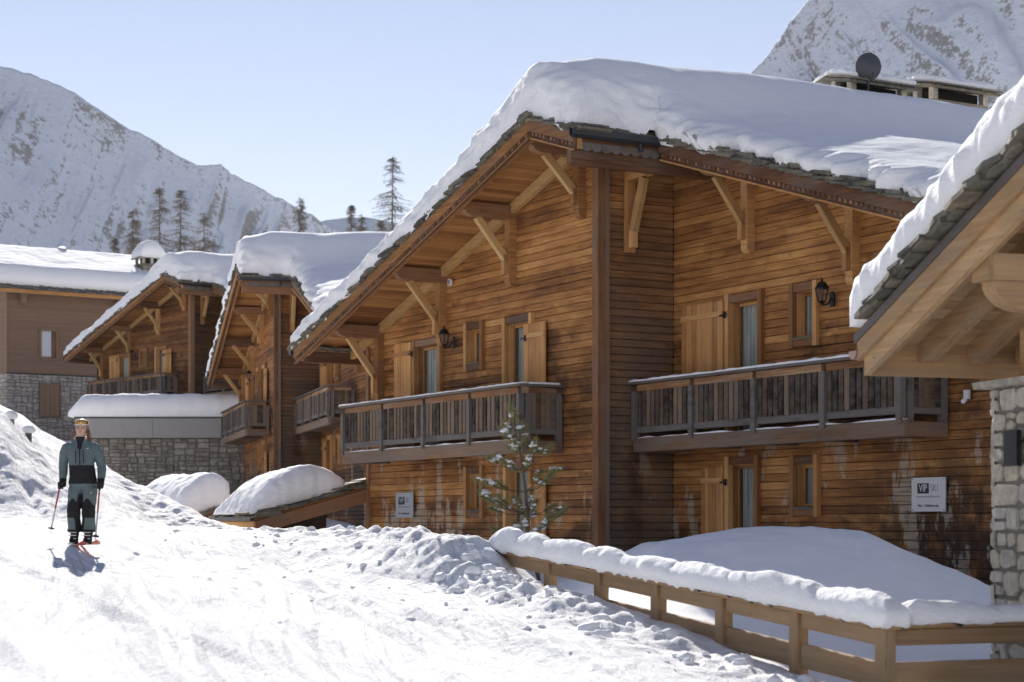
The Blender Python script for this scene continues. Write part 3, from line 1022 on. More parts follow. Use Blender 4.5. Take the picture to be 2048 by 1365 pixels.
def window_unit(root, yw, x0, x1, z0, z1, kind, far=False):
    """recessed opening with casing, reveal, sash and pane; the wall face is y=yw, outside is -y"""
    wdw = empty('door' if kind == 'door' else 'window', (0, 0, 0), 0, root)
    dp = .17
    cs = .11
    B = MB
    # casing boards (legs run past the opening as on the photo)
    lo = z0 - (.16 if kind != 'door' else 0)
    hi = z1 + .15
    B().box(x0 - cs, x0, yw - .085, yw + .02, lo, hi).build('casing', 'honey', wdw)
    B().box(x1, x1 + cs, yw - .085, yw + .02, lo, hi).build('casing', 'honey', wdw)
    B().box(x0 + .003, x1 - .003, yw - .066, yw + .02, z1, hi - .01).build('lintel', 'honey' if far else 'beam', wdw)
    # reveal boards
    B().box(x0 - .03, x0 + .012, yw + .021, yw + dp + .1, z0, z1).build('reveal', 'honey', wdw)
    B().box(x1 - .012, x1 + .03, yw + .021, yw + dp + .1, z0, z1).build('reveal', 'honey', wdw)
    B().box(x0 + .013, x1 - .013, yw + .021, yw + dp + .1, z1 - .012, z1 + .03).build('reveal', 'honey', wdw)
    if kind != 'door':
        B().box(x0 + .003, x1 - .003, yw - .075, yw + .02, lo + .02, z0 - .022).build('apron', 'beam', wdw)
        B().box(x0 + .004, x1 - .004, yw - .10, yw + dp, z0 - .02, z0 + .012).build('sill', 'grey', wdw)
    # sash
    st = .055
    f = B()
    f.box(x0 + .014, x0 + .014 + st, yw + dp - .045, yw + dp, z0 + .014, z1 - .014)
    f.box(x1 - .014 - st, x1 - .014, yw + dp - .045, yw + dp, z0 + .014, z1 - .014)
    f.box(x0 + .016 + st, x1 - .016 - st, yw + dp - .044, yw + dp - .001, z1 - .014 - st, z1 - .015)
    f.box(x0 + .016 + st, x1 - .016 - st, yw + dp - .044, yw + dp - .001, z0 + .014, z0 + .014 + st)
    f.build('sash', 'honey', wdw)
    B().box(x0 + .013 + st, x1 - .013 - st, yw + dp - .028, yw + dp - .02, z0 + .012 + st, z1 - .012 - st).build('pane', 'glass', wdw)
    # curtain folds behind the glass
    n = 26
    vs, fs = [], []
    for i in range(n + 1):
        x = x0 + .03 + (x1 - x0 - .06) * i / n * (.80 if kind == 'door' else .62)
        y = yw + dp + .05 + .030 * math.sin(i * 1.25) + .012 * math.sin(i * 3.1 + x0)
        vs += [(x, y, z0 + .02), (x, y, z1 - .02), (x, y + .006, z0 + .02), (x, y + .006, z1 - .02)]
    for i in range(n):
        a, b = i * 4, i * 4 + 4
        fs += [(a, b, b + 1, a + 1), (a + 2, a + 3, b + 3, b + 2)]
    mb = MB()
    mb.add(vs, fs)
    mb.build('curtain', 'curtain', wdw, smooth=True)
    B().box(x0 - .05, x1 + .05, yw + dp + .11, yw + dp + .14, z0 - .05, z1 + .05).build('room_back', 'interior', wdw)
    return wdw


def shutter(root, yw, x0, x1, z0, z1, n, hinge_side):
    sh = empty('shutter', (0, 0, 0), 0, root)
    w = (x1 - x0) / n
    for i in range(n):
        a = x0 + i * w
        dz = random.uniform(-.008, .008)
        MB().box(a + .003, a + w - .003, yw - .105 + random.uniform(-.003, .003), yw - .068, z0 + dz, z1 + dz).build('shutter_board', 'shutter', sh)
    for zz in (z1 - .24, z0 + .16):
        MB().box(x0 + .01, x1 - .01, yw - .128, yw - .1055, zz - .045, zz + .045).build('batten', 'honey', sh)
    hx = x1 if hinge_side > 0 else x0
    m = MB()
    m.box(hx - .05, hx + .12, yw - .145, yw - .129, z1 - .30, z1 - .265)
    m.box(hx + .08, hx + .13, yw - .15, yw - .125, z1 - .34, z1 - .22)
    m.build('hinge', 'iron', sh)
    ox = x0 + .05 if hinge_side > 0 else x1 - .05
    m = MB()
    m.box(ox - .02, ox + .02, yw - .15, yw - .106, z0 + .38, z0 + .56)
    m.box(ox - .055, ox + .01, yw - .145, yw - .12, z0 + .42, z0 + .455)
    m.build('latch', 'iron', sh)
    return sh


def bracket(root, x, yw, ztop, plen=1.25, post_h=1.35, far=False):
    """wall post, carved purlin end and diagonal brace under the roof overhang"""
    br = empty('bracket', (0, 0, 0), 0, root)
    ye = yw - plen
    h = .27
    zt = ztop
    prof = [(yw + .3, zt), (ye, zt), (ye, zt - .15), (ye + .06, zt - .17), (ye + .09, zt - .22), (ye + .18, zt - h + .01), (ye + .26, zt - h), (yw + .3, zt - h)]
    MB().prism(prof, 'x', x - .10, x + .10).build('purlin', 'beam', br)
    # post against the wall with a rounded foot
    zb = zt - h - post_h
    pp = [(yw + .01, zt - h - .002), (yw - .17, zt - h - .002), (yw - .17, zb + .22), (yw - .15, zb + .19), (yw - .17, zb + .15), (yw - .16, zb + .08), (yw - .11, zb + .02), (yw + .01, zb)]
    MB().prism(pp, 'x', x - .095, x + .095).build('post', 'honey', br)
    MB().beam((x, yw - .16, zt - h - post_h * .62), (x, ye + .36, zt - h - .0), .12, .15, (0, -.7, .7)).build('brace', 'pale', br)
    MB().box(x - .06, x + .06, yw - .27, yw - .172, zb + .25, zt - h - post_h * .52).build('brace_foot', 'honey', br)
    return br


def balcony(root, x0, x1, yw, dep, open_end, detail=True):
    """railing round a deck; the free end is at open_end ('r' or 'l')"""
    b = empty('balcony', (0, 0, 0), 0, root)
    yo = yw - dep
    zf = 3.12
    # deck and beams
    MB().box(x0 + .02, x1 - .02, yo + .105, yw - .06, zf - .07, zf).build('deck', 'grey', b)
    MB().beam((x0 - .06, yo + .045, zf - .118), (x1 + .10, yo + .045, zf - .118), .11, .265).build('floor_beam', 'floorbeam', b)
    MB().beam((x1 + .03, yo + .102, zf - .125), (x1 + .03, yw - .05, zf - .125), .10, .24).build('floor_beam', 'floorbeam', b)
    MB().beam((x0 + .03, yo + .102, zf - .125), (x0 + .03, yw - .05, zf - .125), .10, .24).build('floor_beam', 'floorbeam', b)
    for i in range(5):
        xx = x0 + .5 + (x1 - x0 - 1) * i / 4
        MB().beam((xx, yo + .103, zf - .16), (xx, yw - .05, zf - .16), .09, .16).build('joist', 'floorbeam', b)
    n = 4
    bays = [x0 + (x1 - x0) * i / n for i in range(n + 1)]

    def post(px, py):
        poly = [(-.06, 0), (-.06, .05), (-.045, .07), (-.06, .10), (-.06, .88), (-.05, .93), (.05, .93), (.06, .88), (.06, .10), (.045, .07), (.06, .05), (.06, 0)]
        MB().prism([(px + a, zf - .04 + c) for a, c in poly], 'y', py - .055, py + .055).build('post', 'grey', b)
    for i, xx in enumerate(bays):
        post(xx, yo)
    post(x1 + .03, yo + .135)
    post(x1 + .03, yw - .12)
    # rails
    for a, c in zip(bays[:-1], bays[1:]):
        MB().beam((a + .062, yo + .03, zf + .955), (c - .062, yo + .03, zf + .955), .07, .13).build('top_rail', 'rail', b)
        MB().beam((a + .062, yo + .03, zf + .165), (c - .062, yo + .03, zf + .165), .085, .12).build('bottom_rail', 'grey', b)
    MB().beam((x1 + .03, yo + .20, zf + .955), (x1 + .03, yw - .18, zf + .955), .07, .11).build('top_rail', 'rail', b)
    MB().beam((x1 + .03, yo + .20, zf + .165), (x1 + .03, yw - .18, zf + .165), .085, .11).build('bottom_rail', 'grey', b)
    MB().beam((x0 - .10, yo, zf + 1.045), (x1 + .14, yo, zf + 1.045), .20, .045).build('handrail', 'grey', b)
    MB().beam((x1 + .03, yo + .102, zf + 1.044), (x1 + .03, yw - .03, zf + 1.044), .20, .044).build('handrail', 'grey', b)
    # balusters
    acc = MB()

    def put(mb):
        if detail:
            mb.build('baluster', 'baluster', b)
        else:
            merge(acc, mb)

    def bal(px, py, along):
        t = random.uniform(-.004, .004)
        w, d = .058 + t, .017
        m = MB()
        if along == 'x':
            p = [(px - w, py - d), (px - w * .4, py - d * 1.5), (px + w * .4, py - d * 1.5), (px + w, py - d), (px + w, py + d), (px - w, py + d)]
        else:
            p = [(px - d, py - w), (px + d, py - w), (px + d * 1.5, py - w * .4), (px + d * 1.5, py + w * .4), (px + d, py + w), (px - d, py + w)]
        m.prism(p, 'z', zf + .215, zf + .90)
        m.g = [(q[2] + random.random() * 0, q[0], q[1]) for q in m.g]
        put(m)
    for a, c in zip(bays[:-1], bays[1:]):
        k = 12
        for i in range(k):
            bal(a + .11 + (c - a - .22) * i / (k - 1), yo + .03 + random.uniform(-.003, .003), 'x')
    for i in range(5):
        bal(x1 + .03, yo + .27 + (dep - .50) * i / 4, 'y')
    if not detail:
        tag(acc.build('balusters', 'baluster', b), kind='stuff')
    return b


def chalet(label, pos, ang, dz, near, wmat='wall'):
    root = empty('chalet', (pos[0], pos[1], dz), ang - math.pi / 2)
    tag(root, label, 'chalet', 'timber chalets along the run')
    bpy.context.view_layer.update()
    under = lambda z: (XR - (ZR - .22 - z) / SL, XR + (ZR - .22 - z) / SL)
    holesA = [(-7.44, -6.34, 3.14, 5.42), (-5.05, -4.46, 4.87, 5.58), (-3.40, -2.45, 3.14, 5.55), (-5.05, -4.46, 1.80, 2.56), (-3.36, -2.46, .3, 2.62)]
    holesC = [(1.87, 2.74, 3.14, 5.56), (3.74, 4.28, 4.74, 5.55), (1.87, 2.63, .3, 2.60), (3.76, 4.30, 1.80, 2.56)]
    pad = lambda H: [(a - .03, b + .03, c - .03, d + .03) for a, b, c, d in H]
    acc = MB()

    def sink(mb):
        if near:
            mb.build('plank', 'wall', root)
        else:
            merge(acc, mb)
    zlo = .25 if near else -1.6
    plank_wall(sink, 'x', .05, -1, -9.85, -.13, zlo, ZR, under, pad(holesA))
    plank_wall(sink, 'y', -.05, 1, .13, 1.695, zlo, 8.35, None, (), w=1.0)
    plank_wall(sink, 'x', 1.75, -1, .01, 9.85, zlo, ZR - .1, under, pad(holesC))
    if not near:
        tag(acc.build('plank_cladding', wmat, root), kind='stuff')
    # inner walls behind the cladding
    zb = zlo - .3
    prof = [(-9.85, zb), (-.45, zb), (-.45, ZR - .40), (XR, ZR - .40), (-9.85, deck(-9.85) - .32)]
    MB().prism([(-9.85, zb), (-.42, zb), (-.42, deck(-.42) - .26), (-9.85, deck(-9.85) - .26)], 'y', .46, YB - .4).build('wall', 'interior', root)
    MB().prism([(-.40, zb), (9.85, zb), (9.85, deck(9.85) - .26), (-.40, deck(-.40) - .26)], 'y', 2.16, YB - .41).build('wall', 'interior', root)
    MB().prism([(.055, zb), (.46, zb), (.46, deck(-9.9) - .27), (.055, deck(-9.9) - .27)], 'x', -9.93, -9.86).build('side_wall', 'wall', root)
    MB().box(-9.925, -9.86, .465, YB - .42, zb, deck(-9.9) - .28).build('side_wall', 'wall', root)
    # corner posts
    MB().box(-.13, .075, -.05, .105, zb, 8.38).build('corner_post', 'beam', root)
    MB().box(-.03, .085, .108, .20, zb, 8.37, rnd=.8).build('corner_post', 'floorbeam', root)
    MB().box(-10.0, -9.86, -.045, .05, zb, 5.72).build('corner_post', 'beam', root)
    # roof deck slabs with soffit
    t = .05
    for n_, a, b_, y0, y1 in (('left', XL, XR, VY + .02, YB), ('short', XR, GUT, VY + .02, VY2 + .02), ('right', XR, XE, VY2 + .021, YB)):
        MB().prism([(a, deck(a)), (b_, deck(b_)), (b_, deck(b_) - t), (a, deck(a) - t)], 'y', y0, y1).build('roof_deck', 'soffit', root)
    # soffit boards of the front overhang, laid from verge to wall
    acc2 = MB()

    def soff(x, w, y0, y1):
        a, c = x, x + w - .006
        m = MB()
        q = .056 + random.uniform(0, .004)
        m.add([(a, y0, deck(a) - t - .001), (c, y0, deck(c) - t - .001), (c, y0, deck(c) - t - q + .035), (a, y0, deck(a) - t - q + .035),
               (a, y1, deck(a) - t - .001), (c, y1, deck(c) - t - .001), (c, y1, deck(c) - t - q + .035), (a, y1, deck(a) - t - q + .035)],
              [(0, 1, 2, 3), (4, 7, 6, 5), (0, 4, 5, 1), (1, 5, 6, 2), (2, 6, 7, 3), (3, 7, 4, 0)],
              [(y0, a, 0), (y0, c, 0), (y0, c, .1), (y0, a, .1), (y1, a, 0), (y1, c, 0), (y1, c, .1), (y1, a, .1)])
        if near:
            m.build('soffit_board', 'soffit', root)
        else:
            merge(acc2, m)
    x = XL + .05
    while x < XR - .2:
        soff(x, .145, VY + .08, .10)
        x += .145
    x = 1.5
    while x < XE - .2:
        soff(x, .29, VY2 + .08, 1.74)
        x += .29
    if not near:
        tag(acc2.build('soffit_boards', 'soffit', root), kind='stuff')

    # verge boards: upper board, lower board with dentils, inner rafter, wall rafter
    def sloped(nm, mat, xa, xb, y, w, ztop, hgt):
        MB().prism([(xa, deck(xa) - ztop), (xb, deck(xb) - ztop), (xb, deck(xb) - ztop - hgt), (xa, deck(xa) - ztop - hgt)], 'y', y, y + w).build(nm, mat, root)
    for xa, xb, y in ((XL, XR, VY), (XR, GUT + .02, VY), (GUT + .05, XE, VY2)):
        sloped('fascia_board', 'beam' if xb > 0 else 'honey', xa, xb, y - .045, .06, -.012, .20)
        sloped('fascia_board', 'beam', xa + .03, xb, y - .015, .05, .192, .13)
        sloped('rafter', 'honey', xa + .15, xb, y + .04, .11, .09, .20)
        sloped('fillet', 'honey', xa + .05, xb, y - .05, .03, .30, .035)
        n = int((xb - xa) / .13)
        accd = MB()
        for i in range(n):
            xx = xa + .1 + i * .13
            if xx + .07 < xb:
                m = MB()
                m.prism([(xx, deck(xx) - .20), (xx + .055, deck(xx + .055) - .20), (xx + .055, deck(xx + .055) - .255), (xx, deck(xx) - .255)], 'y', y - .034, y - .0155)
                merge(accd, m)
        tag(accd.build('dentils', 'beam', root), kind='stuff')
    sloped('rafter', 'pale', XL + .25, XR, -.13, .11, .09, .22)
    sloped('rafter', 'honey', 1.4, XE - .2, 1.56, .11, .09, .22)
    # brackets
    for xx, ph in ((-.52, 1.15), (-3.15, 1.35), (-6.16, 1.36), (-9.2, 1.5)):
        bracket(root, xx, 0, deck(xx) - .13, 1.22, ph)
    for xx, ph in ((2.46, 1.35), (5.34, 1.35), (8.25, 1.4)):
        bracket(root, xx, 1.7, deck(xx) - .13, 1.15, ph)
    MB().beam((-10.75, VY + .1, deck(-10.75) - .27), (-10.75, .5, deck(-10.75) - .27), .18, .26).build('eave_purlin', 'beam', root)
    # short eave over the return wall: gutter plate, scalloped board, gutter, outlet, outrigger bracket
    zg = deck(GUT)
    MB().beam((GUT - .16, VY - .02, zg - .42), (GUT - .16, VY2 + 1.2, zg - .42), .16, .26).build('gutter_plate', 'beam', root)
    MB().box(GUT - .07, GUT - .03, VY + .05, VY2 + .02, zg - .30, zg - .03).build('fascia_board', 'beam', root)
    acc3 = MB()
    for i in range(8):
        yy = VY + .15 + i * .21
        acc3.prism([(yy, zg - .16), (yy + .205, zg - .16), (yy + .205, zg - .26), (yy + .17, zg - .30), (yy + .10, zg - .325), (yy + .04, zg - .30), (yy, zg - .26)], 'x', GUT - .028, GUT - .005)
    tag(acc3.build('scalloped_board', 'grey', root), kind='stuff')
    gp = [(GUT + .0, zg + .06), (GUT + .01, zg - .06), (GUT + .05, zg - .11), (GUT + .10, zg - .11), (GUT + .14, zg - .06), (GUT + .145, zg + .05), (GUT + .13, zg + .05), (GUT + .125, zg - .05), (GUT + .095, zg - .09), (GUT + .055, zg - .09), (GUT + .025, zg - .05), (GUT + .015, zg + .06)]
    MB().prism(gp, 'y', VY - .12, VY2 - .03).build('gutter', 'darkmetal', root)
    MB().tube([(GUT + .08, VY2 - .45, zg - .10), (GUT + .09, VY2 - .45, zg - .24)], .035, 10).build('gutter_outlet', 'darkmetal', root)
    ze = deck(XL)
    MB().prism([(XL - .16, ze + .0), (XL - .15, ze - .09), (XL - .03, ze - .09), (XL - .02, ze + .0)], 'y', VY - .10, 6.0).build('gutter', 'darkmetal', root)
    br = empty('bracket', (0, 0, 0), 0, root)
    yb_ = .62
    zt = 8.24
    MB().box(.06, .19, yb_ - .09, yb_ + .09, 6.62, zt - .03).build('post', 'honey', br)
    prof = [(.192, zt - .28), (.192, zt - .04), (.95, zt - .0), (1.02, zt - .02), (1.03, zt - .12), (.98, zt - .19), (.86, zt - .23), (.74, zt - .27)]
    MB().prism(prof, 'y', yb_ - .09, yb_ + .09).build('arm', 'honey', br)
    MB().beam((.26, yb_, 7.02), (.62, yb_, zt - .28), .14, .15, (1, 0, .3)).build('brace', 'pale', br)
    MB().box(.191, .31, yb_ - .06, yb_ + .06, 6.70, 7.05).build('brace_foot', 'honey', br)
    # openings
    for i, h in enumerate(holesA):
        window_unit(root, 0, *h, 'door' if i in (0, 2, 4) else 'window', not near)
    for i, h in enumerate(holesC):
        window_unit(root, 1.7, *h, 'door' if i in (0, 2) else 'window', not near)
    shutter(root, 0, -8.40, -7.57, 3.3, 5.55, 5, 1)
    shutter(root, 0, -2.60, -1.78, 3.3, 5.48, 5, -1)
    shutter(root, 0, -2.42, -1.78, .6, 2.30, 5, -1)
    shutter(root, 1.7, .42, 1.73, 3.3, 5.62, 8, 1)
    shutter(root, 1.7, 1.06, 1.74, .6, 2.56, 6, 1)
    balcony(root, -9.26, -1.28, 0, .95, 'r', near)
    balcony(root, .12, 7.5, 1.7, .95, 'r', near)
    # slates along the edges
    acc4 = MB()

    def ss(mb):
        if near:
            mb.build('slate', 'slate', root)
        else:
            merge(acc4, mb)
    slate_row(ss, ((XL - .05, VY, deck(XL - .05)), (XR, VY, ZR)), (0, 1, 0), out=.12)
    slate_row(ss, ((XE, VY2, deck(XE)), (GUT + .05, VY2, deck(GUT + .05))), (0, 1, 0), out=.12)
    slate_row(ss, ((GUT, VY, deck(GUT)), (XR, VY, ZR)), (0, 1, 0), out=.12)
    slate_row(ss, ((GUT, VY + .1, zg), (GUT, VY2, zg)), (-1, 0, 0), out=.05)
    slate_row(ss, ((XL, VY, deck(XL)), (XL, VY + 5, deck(XL))), (1, 0, 0), out=.08, lay=1)
    if not near:
        tag(acc4.build('slates', 'slate', root), kind='stuff')
    return root


main = chalet('large timber chalet with two balconies and two wall signs', (1.613, 35.116), R(29.88), .05, True)
roof_snow('roof_snow', main, 1.0, 'thick snow blanket on the roof of the large timber chalet', T=.80)
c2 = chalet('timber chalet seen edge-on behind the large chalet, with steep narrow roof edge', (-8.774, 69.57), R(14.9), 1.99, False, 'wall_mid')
roof_snow('roof_snow', c2, 21.0, 'humped snow on the roof of the edge-on middle chalet', T=.95, coarse=1.8, mat='snowfar')
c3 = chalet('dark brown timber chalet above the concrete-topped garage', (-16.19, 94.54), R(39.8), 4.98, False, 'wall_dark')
roof_snow('roof_snow', c3, 41.0, 'snow slab on the roof of the chalet above the garage', T=.85, coarse=1.8, mat='snowfar')


# ================================================================== generic snow pillow
def pillow(name, fx, nu, nv, h_fn, mat='snow', seed=0.0, p=2.4, rim=.25, lump=.05, drip=.0, bottom=True):
    """snow lying on a patch: fx(u,v)->(x,y,z) base; h_fn(u,v) thickness; edges rounded over 'rim' metres; closed below"""
    def spread(n):
        t = np.linspace(0, 1, n)
        return t - .12 * np.sin(2 * np.pi * t) / (2 * np.pi) * 4 * .45
    us, vs = spread(nu), spread(nv)
    U, V = np.meshgrid(us, vs, indexing='ij')
    B = np.stack(fx(U, V), -1)
    # edge distance in metres
    du = np.linalg.norm(B[1:] - B[:-1], axis=-1)
    Lu = du.sum(0).mean()
    Lv = np.linalg.norm(B[:, 1:] - B[:, :-1], axis=-1).sum(1).mean()
    d = np.minimum.reduce([U * Lu, (1 - U) * Lu, V * Lv, (1 - V) * Lv])
    q = np.clip(d / rim, 0, 1)
    prof = (1 - (1 - q) ** p) ** (1 / p)
    H = h_fn(U, V) * prof
    c = B.mean((0, 1))
    T = B.copy()
    n1 = pn(B[..., 0] * 2.2 + H, B[..., 1] * 2.2, B[..., 2] * 2 + seed)
    n2 = pn(B[..., 0] * 6 + H * 3, B[..., 1] * 6, B[..., 2] * 5 + seed + 5 + H * 4)
    T[..., 2] += H + lump * (n1 + .5 * n2) * np.minimum(q * 3, 1)
    side = (1 - q) * np.sin(np.pi * np.clip(prof, 0, 1))
    for a in (0, 1):
        T[..., a] += (B[..., a] - c[a]) / np.maximum(np.linalg.norm((B - c)[..., :2], axis=-1), .05) * side * (.06 + lump * n2)
    if drip:
        e = (q < .02)
        T[..., 2] -= e * drip * np.maximum(pn(B[..., 0] * 9, B[..., 1] * 9, seed + 9) + .15, 0)
    P = T
    o = grid_mesh(name, P, np.ones((nu - 1, nv - 1), bool), mat)
    if bottom:
        me = o.data
        bm = bmesh.new()
        bm.from_mesh(me)
        be = [e for e in bm.edges if e.is_boundary]
        bmesh.ops.holes_fill(bm, edges=be, sides=0)
        bm.to_mesh(me)
        bm.free()
    return o


def local(root, x, y, z):
    return root.matrix_world @ Vector((x, y, z))


def ring_patch(corners, off=0.0):
    """bilinear patch from four corner points"""
    c = [np.array(p, float) for p in corners]

    def fx(U, V):
        P = (c[0][None, None] * ((1 - U) * (1 - V))[..., None] + c[1][None, None] * (U * (1 - V))[..., None]
             + c[2][None, None] * (U * V)[..., None] + c[3][None, None] * ((1 - U) * V)[..., None])
        return P[..., 0], P[..., 1], P[..., 2] + off
    return fx


bpy.context.view_layer.update()
# snow on the balcony handrails
for rt, (x0, x1, yw), lab, hh in ((main, (-9.36, -1.1, 0), 'thin snow strip on the handrail of the balcony over the pine', .045),
                                  (main, (.0, 7.66, 1.7), 'thin snow strip on the long handrail beside the porch roof', .06)):
    yo = yw - .95
    a, b = local(rt, x0, yo - .09, 4.19), local(rt, x1, yo - .09, 4.19)
    c, d = local(rt, x1, yo + .09, 4.19), local(rt, x0, yo + .09, 4.19)
    o = pillow('rail_snow', ring_patch([a, b, c, d]), 160, 9, lambda U, V: hh * (.75 + .35 * pn(U * 30, V * 1.0, 1.0) - .5 * (U < .45) * np.maximum(pn(U * 9, 2.0, 3.0), 0)), 'snow', 3, rim=.06, lump=.006)
    tag(o, lab, 'snow', kind='stuff')
    a, b = local(rt, x1 - .18, yo + .1, 4.188), local(rt, x1 + .0, yo + .1, 4.188)
    c, d = local(rt, x1 + .0, yw - .15, 4.188), local(rt, x1 - .18, yw - .15, 4.188)
    o = pillow('rail_snow', ring_patch([a, b, c, d]), 8, 24, lambda U, V: .035 + 0 * U, 'snow', 5, rim=.06, lump=.005)
    tag(o, lab.replace('thin snow strip on', 'short return of snow on the end of'), 'snow', kind='stuff')
    # snow along the deck edge and the bottom rail
    a, b = local(rt, x0 + .1, yo - .012, 3.135), local(rt, x1 - .1, yo - .012, 3.135)
    c, d = local(rt, x1 - .1, yo + .095, 3.135), local(rt, x0 + .1, yo + .095, 3.135)
    o = pillow('deck_snow', ring_patch([a, b, c, d]), 160, 7, lambda U, V: .035 * np.maximum(.55 + pn(U * 14, 1.0, yw), 0.05), 'snow', 7, rim=.05, lump=.004)
    tag(o, lab.replace('strip on the', 'line on the floor edge below the').replace('long handrail', 'long rail'), 'snow', kind='stuff')


# ================================================================== signs
def text(body, size, loc, root, mat, bold=0.0, sx=1.0, align='CENTER'):
    cu = bpy.data.curves.new('lettering', 'FONT')
    cu.body = body
    cu.size = size
    cu.extrude = .0008
    cu.offset = bold
    cu.align_x = align
    cu.align_y = 'CENTER'
    tmp = link('tmp', cu)
    bpy.context.view_layer.update()
    me = bpy.data.meshes.new_from_object(tmp.evaluated_get(bpy.context.evaluated_depsgraph_get()))
    bpy.data.objects.remove(tmp)
    me.name = 'lettering'
    me.materials.clear()
    me.materials.append(MAT[mat])
    o = link('lettering', me, root)
    o.location = loc
    o.rotation_euler = (R(90), 0, 0)
    o.scale = (sx, 1, 1)
    return o


def sign(rt, x0, x1, z0, z1, yw, number, panel, label):
    p = local(rt, (x0 + x1) / 2, yw - .06, z0)
    s = empty('sign', p, rt.rotation_euler.z)
    tag(s, label, 'sign', 'signs on the large chalet')
    w, h = x1 - x0, z1 - z0
    MB().box(-w / 2, w / 2, -.022, 0, 0, h).build('panel', panel, s)
    y = -.0235
    bx0, bx1 = -w * .32, w * .02
    MB().box(bx0, bx1, -.0255, -.0225, h * .53, h * .83).build('logo_block', 'signdark', s)
    text('VIP', h * .30, ((bx0 + bx1) / 2, -.0262, h * .68), s, panel, .002, .62 * w / h * .95)
    text('SKI', h * .30, (w * .18, y, h * .68), s, 'signgrey', -.0015, .60 * w / h * .95)
    text('www.vip-chalets.com', h * .092, (0, y, h * .44), s, 'signgrey', 0, .88 * w / h)
    text('No. %s Bellevarde' % number, h * .115, (0, y, h * .17), s, 'signdark', .001, .80 * w / h)
    m = MB()
    for a in (-w * .46, w * .46):
        for c in (h * .05, h * .95):
            m.tube([(a, -.026, c), (a, -.022, c)], .010, 8)
    m.build('screws', 'darkmetal', s)
    return s


sign(main, -8.36, -7.51, 1.65, 2.21, 0, '2', 'signA', 'silver grey sign with dark square logo reading No. 2')
sign(main, 6.78, 7.55, 1.72, 2.26, 1.7, '1', 'sign', 'white sign with dark square logo reading No. 1')


# ================================================================== lanterns
def lantern(rt, x, yw, z, label, s=1.0, detail=True):
    p = local(rt, x, yw - .06, z)
    L = empty('wall_lantern', p, rt.rotation_euler.z)
    L.scale = (s * .86, s * .86, s * .86)
    tag(L, label, 'lantern', 'black wall lanterns')
    cy = -.27
    hexa = lambda r, zz: [(r * math.cos(R(60 * i + 30)), cy + r * math.sin(R(60 * i + 30)), zz) for i in range(6)]

    def frustum(r0, z0, r1, z1):
        m = MB()
        m.add(hexa(r0, z0) + hexa(r1, z1), [(i, (i + 1) % 6, 6 + (i + 1) % 6, 6 + i) for i in range(6)] + [(5, 4, 3, 2, 1, 0), (6, 7, 8, 9, 10, 11)])
        return m
    frustum(.150, .26, .075, .37).build('roof', 'iron', L)
    frustum(.16, .245, .155, .2595).build('rim', 'iron', L)
    frustum(.080, 0, .14, .2445).build('glass', 'lampglass', L)
    m = MB()
    for i in range(6):
        a = Vector((.082 * math.cos(R(60 * i + 30)), cy + .082 * math.sin(R(60 * i + 30)), 0))
        b = Vector((.144 * math.cos(R(60 * i + 30)), cy + .144 * math.sin(R(60 * i + 30)), .245))
        m.beam(a, b, .014, .014, (.3, .2, 1))
    m.build('cage', 'iron', L)
    m = MB()
    m.tube([(0, cy, .37), (0, cy, .40), (0, cy, .42), (0, cy, .47)], [.03, .018, .024, .004], 8)
    m.tube([(0, cy, -.10), (0, cy, -.06), (0, cy, -.001)], [.008, .02, .085], 8)
    m.build('finial', 'iron', L)
    m = MB()
    m.tube([(0, cy, -.06), (.0, -.20, -.075), (0, -.12, -.05), (0, -.05, .06), (0, -.01, .06)], .016, 8)
    m.build('arm', 'iron', L)
    MB().prism([(-.055, -.10), (.055, -.10), (.07, .0), (.07, .12), (.03, .20), (-.03, .20), (-.07, .12), (-.07, .0)], 'y', -.03, .005).build('wall_plate', 'iron', L)
    return L


lantern(main, -5.62, 0, 5.33, 'black lantern beside the balcony bracket over the pine sapling')
lantern(main, 4.80, 1.7, 5.28, 'black lantern beside the small window near the porch roof')
lantern(c2, -5.62, 0, 5.33, 'black lantern on the edge-on middle chalet')
lantern(c3, -5.62, 0, 5.33, 'black lantern on the chalet above the garage')
# round vent cap and small tap
p = local(main, -5.75, -.06, 6.67)
v = empty('wall_vent', p, main.rotation_euler.z)
tag(v, 'small round white wall vent under the roof of the large chalet', 'vent')
MB().tube([(0, .0, 0), (0, -.05, 0)], .075, 18).build('ring', 'white', v)
MB().tube([(0, -.0505, 0), (0, -.062, 0)], [.05, .045], 16).build('grille', 'signgrey', v)
p = local(main, 8.03, 1.64, 3.47)
v = empty('wall_sensor', p, main.rotation_euler.z)
tag(v, 'small white sensor on the dark planks behind the stone pillar', 'sensor')
MB().box(-.05, .05, -.05, 0, -.02, .12).build('housing', 'white', v)
MB().tube([(0, -.052, -.02), (0, -.10, -.06), (0, -.11, -.09)], [.035, .04, .025], 10).build('eye', 'white', v)


